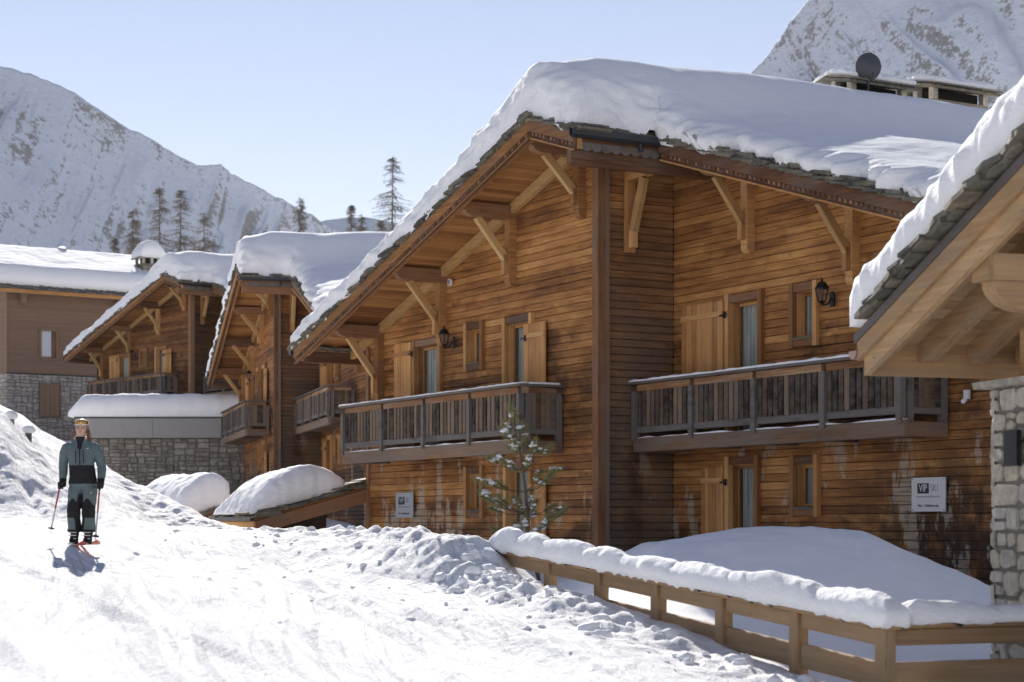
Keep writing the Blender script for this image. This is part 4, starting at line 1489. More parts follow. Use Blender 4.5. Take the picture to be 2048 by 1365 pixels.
# ================================================================== chimneys and dish on the large chalet
def chimney(rt, x, y, zb, h, lx, ly, label, label_part=None):
    c = empty('chimney', local(rt, x, y, zb), rt.rotation_euler.z)
    tag(c, label, 'chimney', 'slab-roofed chimneys')
    zt = h
    MB().box(-lx / 2, lx / 2, -ly / 2, ly / 2, -1.6, zt * .38).build('stack', 'tanstone', c)
    for a in (-lx / 2 + .07, lx / 2 - .07, 0):
        for b in (-ly / 2 + .07, ly / 2 - .07):
            MB().box(a - .07, a + .07, b - .07, b + .07, zt * .38, zt * .86 + (0 if a else .12)).build('pier', 'palestone', c)
    MB().box(-lx / 2 + .16, lx / 2 - .16, -ly / 2 + .16, ly / 2 - .16, zt * .38, zt * .80).build('flue', 'interior', c)
    for sg in (-1, 1):
        m = MB()
        ov = .22
        r0 = (0, zt * 1.12)
        e0 = (sg * (lx / 2 + ov), zt * .80)
        m.prism([r0, e0, (e0[0], e0[1] - .06), (r0[0], r0[1] - .06)], 'y', -ly / 2 - ov, ly / 2 + ov)
        m.build('slab', 'slate', c)
        for k in range(3):
            m = MB()
            yy = -ly / 2 - ov + k * (ly + 2 * ov) / 3
            m.prism([(sg * .05, zt * 1.11 + .012), (sg * (lx / 2 + ov + .06), zt * .80 + .0), (sg * (lx / 2 + ov + .06), zt * .80 + .04), (sg * .05, zt * 1.11 + .05)], 'y', yy + random.uniform(0, .04), yy + (ly + 2 * ov) / 3 - random.uniform(.0, .04))
            m.build('slate', 'slate', c)
    bpy.context.view_layer.update()
    w = ly / 2 + .12
    for sg in (-1, 1):
        P = [c.matrix_world @ Vector(q) for q in ((.02 * sg, -w, zt * 1.12 + .05), (sg * (lx / 2 + .16), -w, zt * .83 + .05), (sg * (lx / 2 + .16), w, zt * .83 + .05), (.02 * sg, w, zt * 1.12 + .05))]
        o = pillow('chimney_snow', ring_patch(P), 26, 30, lambda U, V: .15 + .05 * pn(U * 3, V * 5, x), 'snow', x + sg, rim=.2, lump=.03)
        tag(o, 'snow cap on the %s slab of the %s' % ('near' if sg > 0 else 'far', label), 'snow', kind='stuff')
    return c


def px_on(px, py, D):
    return Vector(((px - 1024) / FPX * D, D, 1.6 + (HOR - py) / FPX * D))


def to_local(rt, v):
    return rt.matrix_world.inverted() @ v


q1 = to_local(main, px_on(1722, 216, 39.6))
q2 = to_local(main, px_on(1885, 224, 41.6))
ch1 = chimney(main, q1.x, q1.y, q1.z - .12, .58, 1.15, 1.5, 'low stone chimney with a satellite dish behind the ridge')
ch2 = chimney(main, q2.x, q2.y, q2.z - .12, .58, 1.15, 1.6, 'low stone chimney nearest the porch roof')
d = empty('satellite_dish', px_on(1737, 160, 38.6), 0)
tag(d, 'dark grey satellite dish standing on the slab chimney', 'satellite dish')
nr, ns = 8, 32
vs = [(0, -.09, .27)]
fs = []
for i in range(1, nr + 1):
    r_ = i / nr
    for k in range(ns):
        th = 2 * math.pi * k / ns
        vs.append((.265 * r_ * math.cos(th), -.09 + .10 * r_ * r_, .27 + .29 * r_ * math.sin(th)))
for k in range(ns):
    fs.append((0, 1 + k, 1 + (k + 1) % ns))
for i in range(nr - 1):
    for k in range(ns):
        fs.append((1 + i * ns + k, 1 + (i + 1) * ns + k, 1 + (i + 1) * ns + (k + 1) % ns, 1 + i * ns + (k + 1) % ns))
nb = len(vs)
vs += [(a, b + .012, c_) for a, b, c_ in vs]
fs += [tuple(i + nb for i in reversed(f)) for f in fs]
m = MB()
m.add(vs, fs)
m.build('reflector', 'dish', d, smooth=True)
MB().tube([(0, .02, -.25), (0, .03, .25)], .022, 8).build('mast', 'darkmetal', d)
MB().tube([(0, -.05, .02), (0, -.40, -.02)], .012, 6).build('feed_arm', 'darkmetal', d)
MB().tube([(0, -.36, -.02), (0, -.46, .02)], .03, 8).build('receiver', 'dish', d)


# ================================================================== lean-to entrance roofs left of the large chalet
def lean_to(name, org, dir_out, width_dir, run, width, z_hi, slope, label, snow_h, back=True):
    s = empty(name, (org[0], org[1], 0), 0)
    tag(s, label, 'shed roof', 'low entrance roofs')
    o, a, b = Vector((0, 0, 0)), Vector((*dir_out, 0)), Vector((*width_dir, 0))
    up = Vector((0, 0, 1))
    P = lambda u, v, z: a * u + b * v + up * z
    zt = lambda u: z_hi - slope * u
    m = MB()
    m.add([P(0, 0, zt(0)), P(run, 0, zt(run)), P(run, width, zt(run)), P(0, width, zt(0)),
           P(0, 0, zt(0) - .06), P(run, 0, zt(run) - .06), P(run, width, zt(run) - .06), P(0, width, zt(0) - .06)],
          [(0, 1, 2, 3), (7, 6, 5, 4), (0, 4, 5, 1), (1, 5, 6, 2), (2, 6, 7, 3), (3, 7, 4, 0)])
    m.build('roof_deck', 'soffit', s)
    n_ = (a - up * slope).normalized()
    MB().beam(P(-.05, -.04, zt(-.05) - .20), P(run - .02, -.04, zt(run - .02) - .20), .09, .30, (0, 0, 1)).build('fascia_board', 'beam', s)
    MB().beam(P(run + .03, -.08, zt(run) - .14), P(run + .03, width, zt(run) - .14), .05, .17).build('eave_board', 'honey', s)
    MB().beam(P(run + .10, -.10, zt(run) + .0), P(run + .10, width, zt(run) + .0), .10, .09).build('gutter', 'darkmetal', s)
    ss = lambda mb: mb.build('slate', 'slate', s)
    slate_row(ss, (P(run, 0, zt(run)), P(0, 0, zt(0))), tuple(b), out=.1)
    slate_row(ss, (P(run, 0, zt(run)), P(run, width, zt(run))), tuple(-a), out=.08)
    # side and front walls under the roof
    m = MB()
    q = run * .78
    m.add([P(0.03, width - .2, -1), P(q, width - .2, -1), P(q, width - .2, zt(q) - .1), P(.03, width - .2, zt(.03) - .1),
           P(0.03, width - .05, -1), P(q, width - .05, -1), P(q, width - .05, zt(q) - .1), P(.03, width - .05, zt(.03) - .1)],
          [(0, 1, 2, 3), (7, 6, 5, 4), (0, 4, 5, 1), (1, 5, 6, 2), (2, 6, 7, 3), (3, 7, 4, 0)])
    m.build('back_wall', 'interior', s)
    m = MB()
    m.add([P(q, .12, -1), P(q, width - .06, -1), P(q, width - .06, zt(q) - .1), P(q, .12, zt(q) - .1),
           P(q + .2, .12, -1), P(q + .2, width - .06, -1), P(q + .2, width - .06, zt(q + .2) - .1), P(q + .2, .12, zt(q + .2) - .1)],
          [(0, 1, 2, 3), (7, 6, 5, 4), (0, 4, 5, 1), (1, 5, 6, 2), (2, 6, 7, 3), (3, 7, 4, 0)])
    m.build('front_wall', 'render', s)
    c = [Vector((org[0], org[1], 0)) + v for v in (P(.55, -.06, zt(.55) + .10), P(run + .1, -.06, zt(run) + .10), P(run + .1, width, zt(run) + .1), P(.55, width, zt(.55) + .1))]
    o = pillow('shed_snow', ring_patch(c), 60, 46, lambda U, V: snow_h(U, V), 'snow', org[0], rim=.42, lump=.055, p=3.0)
    tag(o, 'smooth snow heap on ' + label, 'snow', kind='stuff')
    return s


um, vm = Vector((math.sin(R(29.88)), -math.cos(R(29.88)))), Vector((math.cos(R(29.88)), math.sin(R(29.88))))
pl = local(main, -10.05, -.05, 0)
lean_to('shed_roof', (pl.x, pl.y), (-vm.x, -vm.y), (-um.x, -um.y), 2.75, 2.3, 2.42, .27, 'the low entrance roof against the large chalet',
        lambda U, V: .78 * np.sin(np.pi * np.clip(U * .95 + .06, 0, 1)) ** .6 * (.9 + .1 * np.cos(V * 2)))
lean_to('shed_roof', (-7.05, 50.3), (-vm.x, -vm.y), (-um.x, -um.y), 2.0, 4.0, 2.28, .40, 'the lower grey entrance roof farther back',
        lambda U, V: .95 * np.sin(np.pi * np.clip(U * .8 + .16, 0, 1)) ** .5 + 0 * V)

# ================================================================== garage with concrete band
gar = empty('garage', (-11.4, 79.0, 3.2))
tag(gar, 'stone garage with a concrete band and flat snow roof', 'garage')
GW = 6.75
MB().box(-GW, .3, .05, 8, -1, 1.93).build('wall', 'mortar', gar)
stone_face(gar, (-GW + .02, .05, 0), (1, 0, 0), (0, -1, 0), GW + .2, 1.93, .55, .27, 'stone2', .03, .07)
MB().box(-GW - .12, -GW / 2 - .3, -.28, 8.1, 1.94, 2.76).build('concrete_panel', 'concrete', gar)
MB().box(-GW / 2 - .288, .35, -.28, 8.1, 1.94, 2.76).build('concrete_panel', 'concrete', gar)
MB().box(-GW - .2, .36, -.34, 8.2, 2.764, 2.82).build('coping', 'darkmetal', gar)
o = pillow('garage_snow', ring_patch([(-11.4 - GW - .45, 78.55, 6.03), (-11.0, 78.62, 6.03), (-11.0, 87.0, 6.03), (-11.4 - GW - .45, 87.0, 6.03)]), 110, 60,
           lambda U, V: .98 * (1 - .55 * np.exp(-(U / .05) ** 2)) + .04 * pn(U * 7, V * 4, 2), 'snowfar', 4.0, rim=.75, lump=.04)
tag(o, 'rounded snow slab on the flat garage roof', 'snow', kind='stuff')

# ================================================================== tan building on the left
lb_ang = R(33)
lb = empty('house', (-30.1, 112.0, 5.2), lb_ang)
tag(lb, 'tan clad house over a pale stone ground floor at the left edge', 'house')
LW, LD = 14.0, 9.0
MB().box(0, LW, .08, LD, -2, 5.30).build('lower_wall', 'mortar', lb)
MB().box(.0, LW, .12, LD, 5.30, 10.4).build('upper_wall', 'tan', lb)
stone_face(lb, (0, .08, .6), (1, 0, 0), (0, -1, 0), LW, 4.72, .62, .36, 'stone', .035, .07, holes=((1.96, 3.29, 2.11, 4.19),))
stone_face(lb, (0, 5.0, .6), (0, -1, 0), (-1, 0, 0), 5.0, 4.72, .62, .36, 'stone', .035, .07)
acc = MB()
for i in range(34):
    z = 5.36 + i * .15
    for a, b in ((-.06, 2.0), (3.1, LW)) if 6.35 < z + .07 < 8.05 else ((-.06, LW),):
        acc.prism([(.12, z), (.055, z + .005), (.075, z + .145), (.12, z + .15)], 'x', a, b)
    acc.prism([(0.0, z), (-.065, z + .005), (-.045, z + .145), (0.0, z + .15)], 'y', .06, LD)
tag(acc.build('cladding_boards', 'tan', lb), kind='stuff')
MB().box(-.09, .02, .0, .12, 5.34, 10.4).build('corner_board', 'tan', lb)
MB().box(-.10, LW, .0, .1, 5.27, 5.345).build('flashing', 'darkmetal', lb)
acc = MB()
for i in range(40):
    acc.prism([(i * .3, 9.08), (i * .3 + .15, 8.98), (i * .3 + .29, 9.08), (i * .3 + .29, 9.2), (i * .3, 9.2)], 'y', .02, .052)
tag(acc.build('scalloped_trim', 'tan', lb), kind='stuff')
w = empty('window', (0, 0, 0), 0, lb)
for a, b, c, d_ in ((1.95, 2.1, 6.28, 8.1), (3.0, 3.15, 6.28, 8.1)):
    MB().box(a, b, -.01, .2, c, d_).build('casing', 'tan', w)
MB().box(2.11, 2.99, -.008, .2, 7.95, 8.1).build('casing', 'tan', w)
MB().box(2.08, 3.02, -.06, .2, 6.20, 6.3).build('sill', 'tan', w)
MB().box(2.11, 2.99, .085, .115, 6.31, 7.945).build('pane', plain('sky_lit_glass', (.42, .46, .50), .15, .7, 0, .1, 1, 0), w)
MB().box(2.74, 2.99, .0, .08, 6.31, 7.945).build('open_shutter', 'beam', w)
sh = empty('shutter', (0, 0, 0), 0, lb)
for i in range(4):
    MB().box(2.05 + i * .285, 2.05 + i * .285 + .27, -.03, .06, 2.8, 4.68).build('shutter_board', 'tan', sh)
MB().box(1.97, 2.045, -.05, .2, 2.72, 4.78).build('frame_post', 'tan', sh)
MB().box(3.2, 3.28, -.05, .2, 2.72, 4.78).build('frame_post', 'tan', sh)
MB().box(2.05, 3.19, -.049, .2, 4.69, 4.78).build('frame_rail', 'tan', sh)
for xx in (.9, 7.0, 13):
    MB().prism([(.055, 10.2), (-.95, 10.2), (-.9, 9.95), (-.5, 9.9), (-.3, 9.5), (.055, 9.45)], 'x', xx - .13, xx + .13).build('corbel', 'tan', lb)
MB().prism([(-1.25, 10.05), (-1.25, 10.25), (LD * .62, 12.85), (LD * .62, 12.6)], 'x', -1.3, LW + 1).build('roof_deck', 'tan', lb)
MB().prism([(LD * .62, 12.6), (LD * .62, 12.85), (LD + 1.2, 11.4), (LD + 1.2, 11.2)], 'x', -1.3, LW + 1).build('roof_deck', 'tan', lb)
MB().box(-1.35, LW + 1, -1.33, -1.255, 9.98, 10.30).build('fascia_board', 'honey', lb)
MB().box(-1.4, LW + 1, -1.46, -1.335, 10.2, 10.38).build('gutter', 'darkmetal', lb)
acc = MB()
slate_row(lambda mb: merge(acc, mb), ((-1.4, -1.3, 10.27), (LW + 1, -1.3, 10.27)), (0, 1, .46), out=.12, step=.45)
tag(acc.build('slates', 'slate', lb), kind='stuff')
bpy.context.view_layer.update()
ca = [lb.matrix_world @ Vector(p_) for p_ in ((-1.5, -1.3, 10.36), (LW + 1, -1.3, 10.36), (LW + 1, LD * .62, 12.9), (-1.5, LD * .62, 12.9))]
o = pillow('roof_snow', ring_patch(ca), 120, 60, lambda U, V: 1.15 - .12 * V + .06 * pn(U * 6, V * 3, 2) + .5 * np.exp(-((U - .78) / .06) ** 2 - ((V - .35) / .18) ** 2), 'snowfar', 9.0, rim=.9, lump=.02)
tag(o, 'deep snow on the roof of the tan house', 'snow', kind='stuff')
chm = empty('chimney', px_on(297, 552, 118), lb_ang)
tag(chm, 'square stone chimney with an open slab cap and round snow hat', 'chimney')
MB().box(-.62, .62, -.62, .62, -3, .55).build('stack', 'mortar', chm)
for nr_, ux in (((0, -1, 0), (1, 0, 0)), ((-1, 0, 0), (0, 1, 0)), ((1, 0, 0), (0, 1, 0))):
    oo = Vector(nr_) * .62 - Vector(ux) * .62 + Vector((0, 0, -1.2))
    stone_face(chm, oo, ux, nr_, 1.24, 1.75, .4, .26, 'stone2', .03, .05)
MB().box(-.78, .78, -.78, .78, .55, .66).build('slab', 'slate', chm)
for a in (-.55, .55, 0):
    for b in (-.55, .55):
        MB().box(a - .08, a + .08, b - .08, b + .08, .66, 1.15).build('pier', 'palestone', chm)
MB().box(-.4, .4, -.4, .4, .66, 1.1).build('flue', 'interior', chm)
for sg in (-1, 1):
    MB().prism([(0, 1.6), (sg * .85, 1.05), (sg * .85, .98), (0, 1.52)], 'y', -.8, .8).build('slab', 'slate', chm)
bpy.context.view_layer.update()
ca = [chm.matrix_world @ Vector(p_) for p_ in ((-.82, -.82, 1.08), (.82, -.82, 1.08), (.82, .82, 1.08), (-.82, .82, 1.08))]
o = pillow('chimney_snow', ring_patch(ca), 30, 30, lambda U, V: 1.15 * (np.sin(np.pi * U) ** .5 * .5 + .5), 'snowfar', 3, rim=.8, lump=.03)
tag(o, 'round snow hat on the square stone chimney', 'snow', kind='stuff')
vt = empty('roof_vent', px_on(124, 507, 119), 0)
tag(vt, 'small capped metal vent on the snowy roof of the tan house', 'vent')
MB().tube([(0, 0, -1.2), (0, 0, .25)], .12, 10).build('pipe', 'silver', vt)
MB().tube([(0, 0, .25), (0, 0, .33), (0, 0, .42)], [.32, .3, .05], 12).build('cap', 'white', vt)
o = pillow('vent_snow', ring_patch([Vector(vt.location) + Vector(q) for q in ((-.9, -.4, -.5), (.9, -.4, -.5), (.9, .5, -.5), (-.9, .5, -.5))]), 24, 18, lambda U, V: .5 + 0 * U, 'snowfar', 2, rim=.5)
tag(o, 'low snow mound round the capped metal roof vent', 'snow', kind='stuff')

# ================================================================== porch roof on the right
PS = .39
pc = px_on(1722, 722, 19.0)
porch = empty('porch', (pc.x, pc.y, 0), R(16) - math.pi / 2)
tag(porch, 'open porch with pale larch roof timbers and a stone pillar', 'porch')
bpy.context.view_layer.update()
PZ = pc.z + .25


def pz(x):
    return PZ + PS * x


def psl(nm, mat, xa, xb, y0, y1, top, hgt, plumb=True):
    m = MB()
    m.prism([(xa, pz(xa) - top), (xb, pz(xb) - top), (xb, pz(xb) - top - hgt), (xa, pz(xa) - top - hgt)], 'y', y0, y1)
    m.build(nm, mat, porch)


PXE, PYB = 4.6, 3.4
psl('roof_deck', 'porch', -.02, PXE, .07, PYB, .0, .05)
n = 26
for i in range(n):
    a = .02 + i * .175
    m = MB()
    c = a + .168
    m.prism([(a, pz(a) - .051), (c, pz(c) - .051), (c, pz(c) - .075), (a, pz(a) - .075)], 'y', .12, PYB - .02)
    m.build('soffit_board', 'porch', porch)
psl('flashing', 'brownmetal', -.10, PXE, -.03, .045, -.06, .095)
psl('fascia_board', 'porch', -.06, PXE, -.015, .035, .036, .185)
psl('fascia_board', 'porch', .0, PXE, .036, .10, .10, .30)
psl('fillet', 'porch', .10, PXE, .101, .16, .32, .07)
for yy in (.62, 1.18, 1.74, 2.30, 2.86):
    m = MB()
    xa, xb = .03, PXE
    m.prism([(xa, pz(xa) - .077), (xb, pz(xb) - .077), (xb, pz(xb) - .30), (xa + .18, pz(xa + .18) - .30), (xa + .06, pz(xa) - .27), (xa, pz(xa) - .22)], 'y', yy, yy + .17)
    m.build('rafter', 'porch', porch)
MB().box(-.03, .025, .11, PYB, pz(0) - .40, pz(0) - .06).build('eave_board', 'porch', porch)
gp = [(.09 * math.cos(R(t)) - .13, pz(0) - .14 + .09 * math.sin(R(t))) for t in range(180, 361, 20)] + [(.075 * math.cos(R(t)) - .13, pz(0) - .14 + .075 * math.sin(R(t))) for t in range(360, 179, -20)]
m = MB()
m.prism(gp, 'y', -.02, PYB)
m.prism([(.088 * math.cos(R(t)) - .13, pz(0) - .14 + .088 * math.sin(R(t))) for t in range(180, 361, 20)], 'y', -.03, -.018)
m.build('gutter', 'copper', porch)
# carved purlin console at the gable
pt = pz(2.07) - .27
MB().box(2.0, 2.26, .17, PYB, pt - .24, pt).build('purlin', 'porch', porch)
MB().box(1.985, 2.275, .12, .169, pt - .24, pt + .0).build('purlin_end', 'porch', porch)
cons = [(.20 + .38 * (1 - math.cos(R(t))), pt - .243 - .26 * math.sin(R(t))) for t in range(0, 91, 9)]
cons = cons + [(.62, pt - .503), (.62, pt - .53), (1.6, pt - .53), (1.6, pt - .243)]
MB().prism(cons, 'x', 2.02, 2.24).build('console', 'porch', porch)
MB().box(1.2, 4.6, 1.5, 1.62, -.5, 2.4).build('rear_wall', 'interior', porch)
ssp = lambda mb: mb.build('slate', 'slate', porch)
slate_row(ssp, ((.10, .0, pz(.10) + .10), (PXE, .0, pz(PXE) + .10)), (0, 1, 0), out=.13, step=.24, lay=2)
# pillar with stones
ppos = (.5, 1.23)
pw = 1.3
pb = 0.05
ptop = 2.94
MB().box(ppos[0] - .02, ppos[0] + pw, ppos[1] - .0, ppos[1] + .8, -.5, ptop).build('pillar_core', 'mortar', porch)
stone_face(porch, (ppos[0] - .06, ppos[1], pb), (1, 0, 0), (0, -1, 0), pw + .05, ptop - pb, .36, .26, 'palestone', .03, .035, inset=.92)
stone_face(porch, (ppos[0] - .02, ppos[1] + .8, pb), (0, -1, 0), (-1, 0, 0), .84, ptop - pb, .32, .26, 'palestone', .03, .035, inset=.92)
MB().prism([(ppos[0] - .16, ptop), (ppos[0] + pw + .1, ptop), (ppos[0] + pw + .1, ptop + .07), (ppos[0] - .20, ptop + .07)], 'y', ppos[1] - .15, ppos[1] + .9).build('cap_stone', 'palestone', porch)
MB().box(ppos[0] + .3, ppos[0] + 1.2, ppos[1] + .1, ppos[1] + .5, ptop + .071, pz(.9) - .28).build('bearing_post', 'porch', porch)
MB().box(ppos[0] + .38, ppos[0] + .62, ppos[1] - .13, ppos[1] - .08, 2.15, 2.5).build('letter_plate', 'iron', porch)
bpy.context.view_layer.update()
# snow on the porch roof
ca = [porch.matrix_world @ Vector(q) for q in ((-.22, -.02, pz(-.22) + .20), (PXE, -.02, pz(PXE) + .20), (PXE, PYB, pz(PXE) + .20), (-.22, PYB, pz(-.22) + .20))]
o = pillow('porch_snow', ring_patch(ca), 150, 70, lambda U, V: (.60 + .32 * U) * (1 + .12 * pn(U * 8, V * 4, 5)), 'snow', 12.0, rim=.34, lump=.085)
tag(o, 'lumpy snow bank on the pale porch roof', 'snow', kind='stuff')

# ================================================================== fence
fence = empty('fence', (FENCE[0][0], FENCE[0][1], 0))
tag(fence, 'pale wooden post and board fence with a snow topped rail', 'fence')
ZN, ZF = .712, 1.244                      # cap height at the near and far post


def fz(j):
    return ZN + (ZF - ZN) * j / 6


def fp(j, z=0.0):
    return Vector((-.5615 * j, 1.307 * j, fz(j) + z))


fd = Vector((-.5615, 1.307, 0)).normalized()
fs_ = Vector((fd.y, -fd.x, 0))
for j in range(7):
    p_ = fp(j)
    hh = .95
    MB().beam(p_ + Vector((0, 0, -hh)), p_ + Vector((0, 0, -.045)), .15, .13, fs_, c=.008).build('post', 'fence', fence)
for j in range(6):
    a, b = fp(j), fp(j + 1)
    e = fd * .078
    MB().beam(a + e + Vector((0, 0, -.125)), b - e + Vector((0, 0, -.125)), .045, .15).build('board', 'fence', fence)
    MB().beam(a + e + Vector((0, 0, -.46)), b - e + Vector((0, 0, -.46)), .045, .23).build('board', 'fence', fence)
MB().beam(fp(-.08, -.022), fp(6.1, -.022), .20, .045).build('cap_rail', 'fence', fence)
v2 = Vector((.93, .37, 0)).normalized()
for k in (1, 2, 3):
    q = fp(0) + v2 * 1.75 * k
    MB().beam(q + Vector((0, 0, -.95)), q + Vector((0, 0, -.045)), .15, .13, c=.008).build('post', 'fence', fence)
    a = fp(0) + v2 * 1.75 * (k - 1)
    MB().beam(a + v2 * .08 + Vector((0, 0, -.125)), q - v2 * .08 + Vector((0, 0, -.125)), .045, .15).build('board', 'fence', fence)
    MB().beam(a + v2 * .08 + Vector((0, 0, -.46)), q - v2 * .08 + Vector((0, 0, -.46)), .045, .23).build('board', 'fence', fence)
MB().beam(fp(0, -.022) + v2 * .12, fp(0, -.022) + v2 * 5.3, .20, .044).build('cap_rail', 'fence', fence)
bpy.context.view_layer.update()
F0 = Vector(fence.location)


def fence_snow(a, b, wd, n, hfun, seed, label):
    d_ = (b - a)
    L = d_.length
    t = d_.normalized()
    s_ = Vector((t.y, -t.x, 0)).normalized()
    ca = [F0 + a - s_ * wd, F0 + b - s_ * wd, F0 + b + s_ * wd, F0 + a + s_ * wd]
    o = pillow('fence_snow', ring_patch(ca), n, 34, hfun, 'snow', seed, rim=.13, lump=.028, p=2.2, drip=.05)
    tag(o, label, 'snow', kind='stuff')


def hump(U):
    c = np.array([.045, .13, .25, .36, .49, .62, .78, .93])
    w_ = np.array([.05, .05, .08, .07, .08, .08, .10, .08])
    h_ = np.array([1.0, .95, .9, .82, .8, .85, .95, .8])
    s = np.zeros_like(U)
    for a, b, c_ in zip(c, w_, h_):
        s = np.maximum(s, c_ * np.sqrt(np.clip(1 - ((U - a) / (b * 1.1)) ** 2, 0, 1)))
    return s


fence_snow(fp(-.12, .002), fp(6.14, .002), .145, 420, lambda U, V: .09 + .20 * hump(1 - U) + .04 * pn(U * 17, V * 2, 8) + .012 * pn(U * 60, V * 4, 3), 3.3, 'plump snow humps along the long fence rail')
fence_snow(fp(0, .001) + v2 * .2, fp(0, .001) + v2 * 5.3, .13, 160, lambda U, V: .16 * (1 - U) ** 3 + .05 + .05 * np.exp(-((U - .5) / .2) ** 2) + .01 * pn(U * 40, V * 4, 3), 5.3, 'thin snow on the short fence rail before the pillar')


# ================================================================== pine sapling before the large chalet
def sapling():
    D = 30.5
    base = Vector(((1088 - 1024) / FPX * D, D, .9))
    s = empty('pine_sapling', base)
    tag(s, 'thin young pine carrying snow clumps before the large chalet', 'pine tree')
    W = lambda px, py, dy=0.0: px_on(px, py, D + dy) - base
    tp = [W(1089, 1085), W(1084, 1020), W(1076, 960), W(1062, 915), W(1052, 880), W(1045, 860), W(1036, 845), W(1024, 838)]
    tp = [Vector((0, 0, -.6)), W(1088, 1075), W(1085, 1040), W(1080, 1000), W(1071, 965), W(1050, 955)]
    tp = [Vector((0, 0, -.6)), W(1057, 1070), W(1055, 1030), W(1051, 985), W(1046, 940), W(1039, 895), W(1030, 860), W(1024, 835), W(1020, 815)]
    MB().tube(tp, [.034, .032, .03, .026, .022, .018, .014, .010, .005], 8).build('trunk', 'pinebark', s, smooth=True)
    random.seed(5)
    tips = [(1020, 818), (1030, 828), (1006, 862), (1012, 848), (1046, 852), (1050, 872), (1068, 886), (1030, 886), (1020, 893), (980, 918), (995, 912), (1012, 930),
            (1022, 928), (1056, 915), (1060, 922), (1086, 902), (1100, 898), (955, 960), (975, 965), (998, 968), (1078, 948), (1105, 945), (1118, 940),
            (970, 996), (985, 1000), (1000, 1006), (985, 1018), (1000, 995), (1028, 1000), (1040, 1006), (1062, 988), (1060, 1005), (1072, 1006), (1105, 1012), (1122, 1018), (1128, 1022),
            (1068, 1028), (1096, 1036), (1050, 1040), (1030, 1048), (1075, 1060), (1088, 1052), (990, 1060), (1110, 1030), (1098, 958), (965, 985)]
    br, nd, sn = MB(), MB(), MB()
    for (px, py) in tips:
        dy = random.uniform(-.45, .45)
        tip = W(px, py, dy)
        # attach lower on the trunk
        zz = tip.z - random.uniform(.10, .30)
        zz = max(zz, .15)
        ks = sorted(range(1, len(tp)), key=lambda i: abs(tp[i].z - zz))[0]
        root_ = tp[ks]
        mid = root_.lerp(tip, .55) - Vector((0, 0, .05))
        br.tube([root_, mid, tip], [.010, .008, .005], 5)
        axis = (tip - mid).normalized()
        for k in range(200):
            t = random.uniform(-.20, .05)
            o_ = tip + axis * t
            dirn = (Vector((random.gauss(0, 1), random.gauss(0, 1), random.gauss(0, 1))).normalized() * .9 + axis * .8 + Vector((0, 0, .1))).normalized()
            L = random.uniform(.08, .14)
            sd = dirn.cross(Vector((random.random(), random.random(), random.random()))).normalized() * .0045
            nd.add([o_ - sd, o_ + sd, o_ + dirn * L], [(0, 1, 2)])
        if random.random() < .85:
            n_ = random.randint(3, 7)
            big_ = random.uniform(.7, 1.5)
            for q in range(n_):
                f_ = random.random()
                c = tip - axis * (f_ * .17) + Vector((random.uniform(-.03, .03), random.uniform(-.03, .03), random.uniform(.012, .045)))
                r_ = random.uniform(.014, .034) * big_
                vs, fs = [], []
                for a in range(7):
                    ph = math.pi * a / 6
                    for b in range(10):
                        th = 2 * math.pi * b / 10
                        v_ = Vector((1.4 * math.sin(ph) * math.cos(th), 1.2 * math.sin(ph) * math.sin(th), .75 * math.cos(ph)))
                        k_ = 1 + .7 * float(pn(v_.x * 1.5 + px, v_.y * 1.5 + py, v_.z * 1.5 + q * 3.3))
                        vs.append(c + v_ * r_ * k_)
                for a in range(6):
                    for b in range(10):
                        fs.append((a * 10 + b, a * 10 + (b + 1) % 10, (a + 1) * 10 + (b + 1) % 10, (a + 1) * 10 + b))
                sn.add(vs, fs)
    br.build('branches', 'pinebark', s)
    tag(nd.build('crown', 'needle', s), kind='stuff')
    tag(sn.build('snow_clumps', 'snow', s, smooth=True), 'white snow clumps on the twigs', kind='stuff')


sapling()


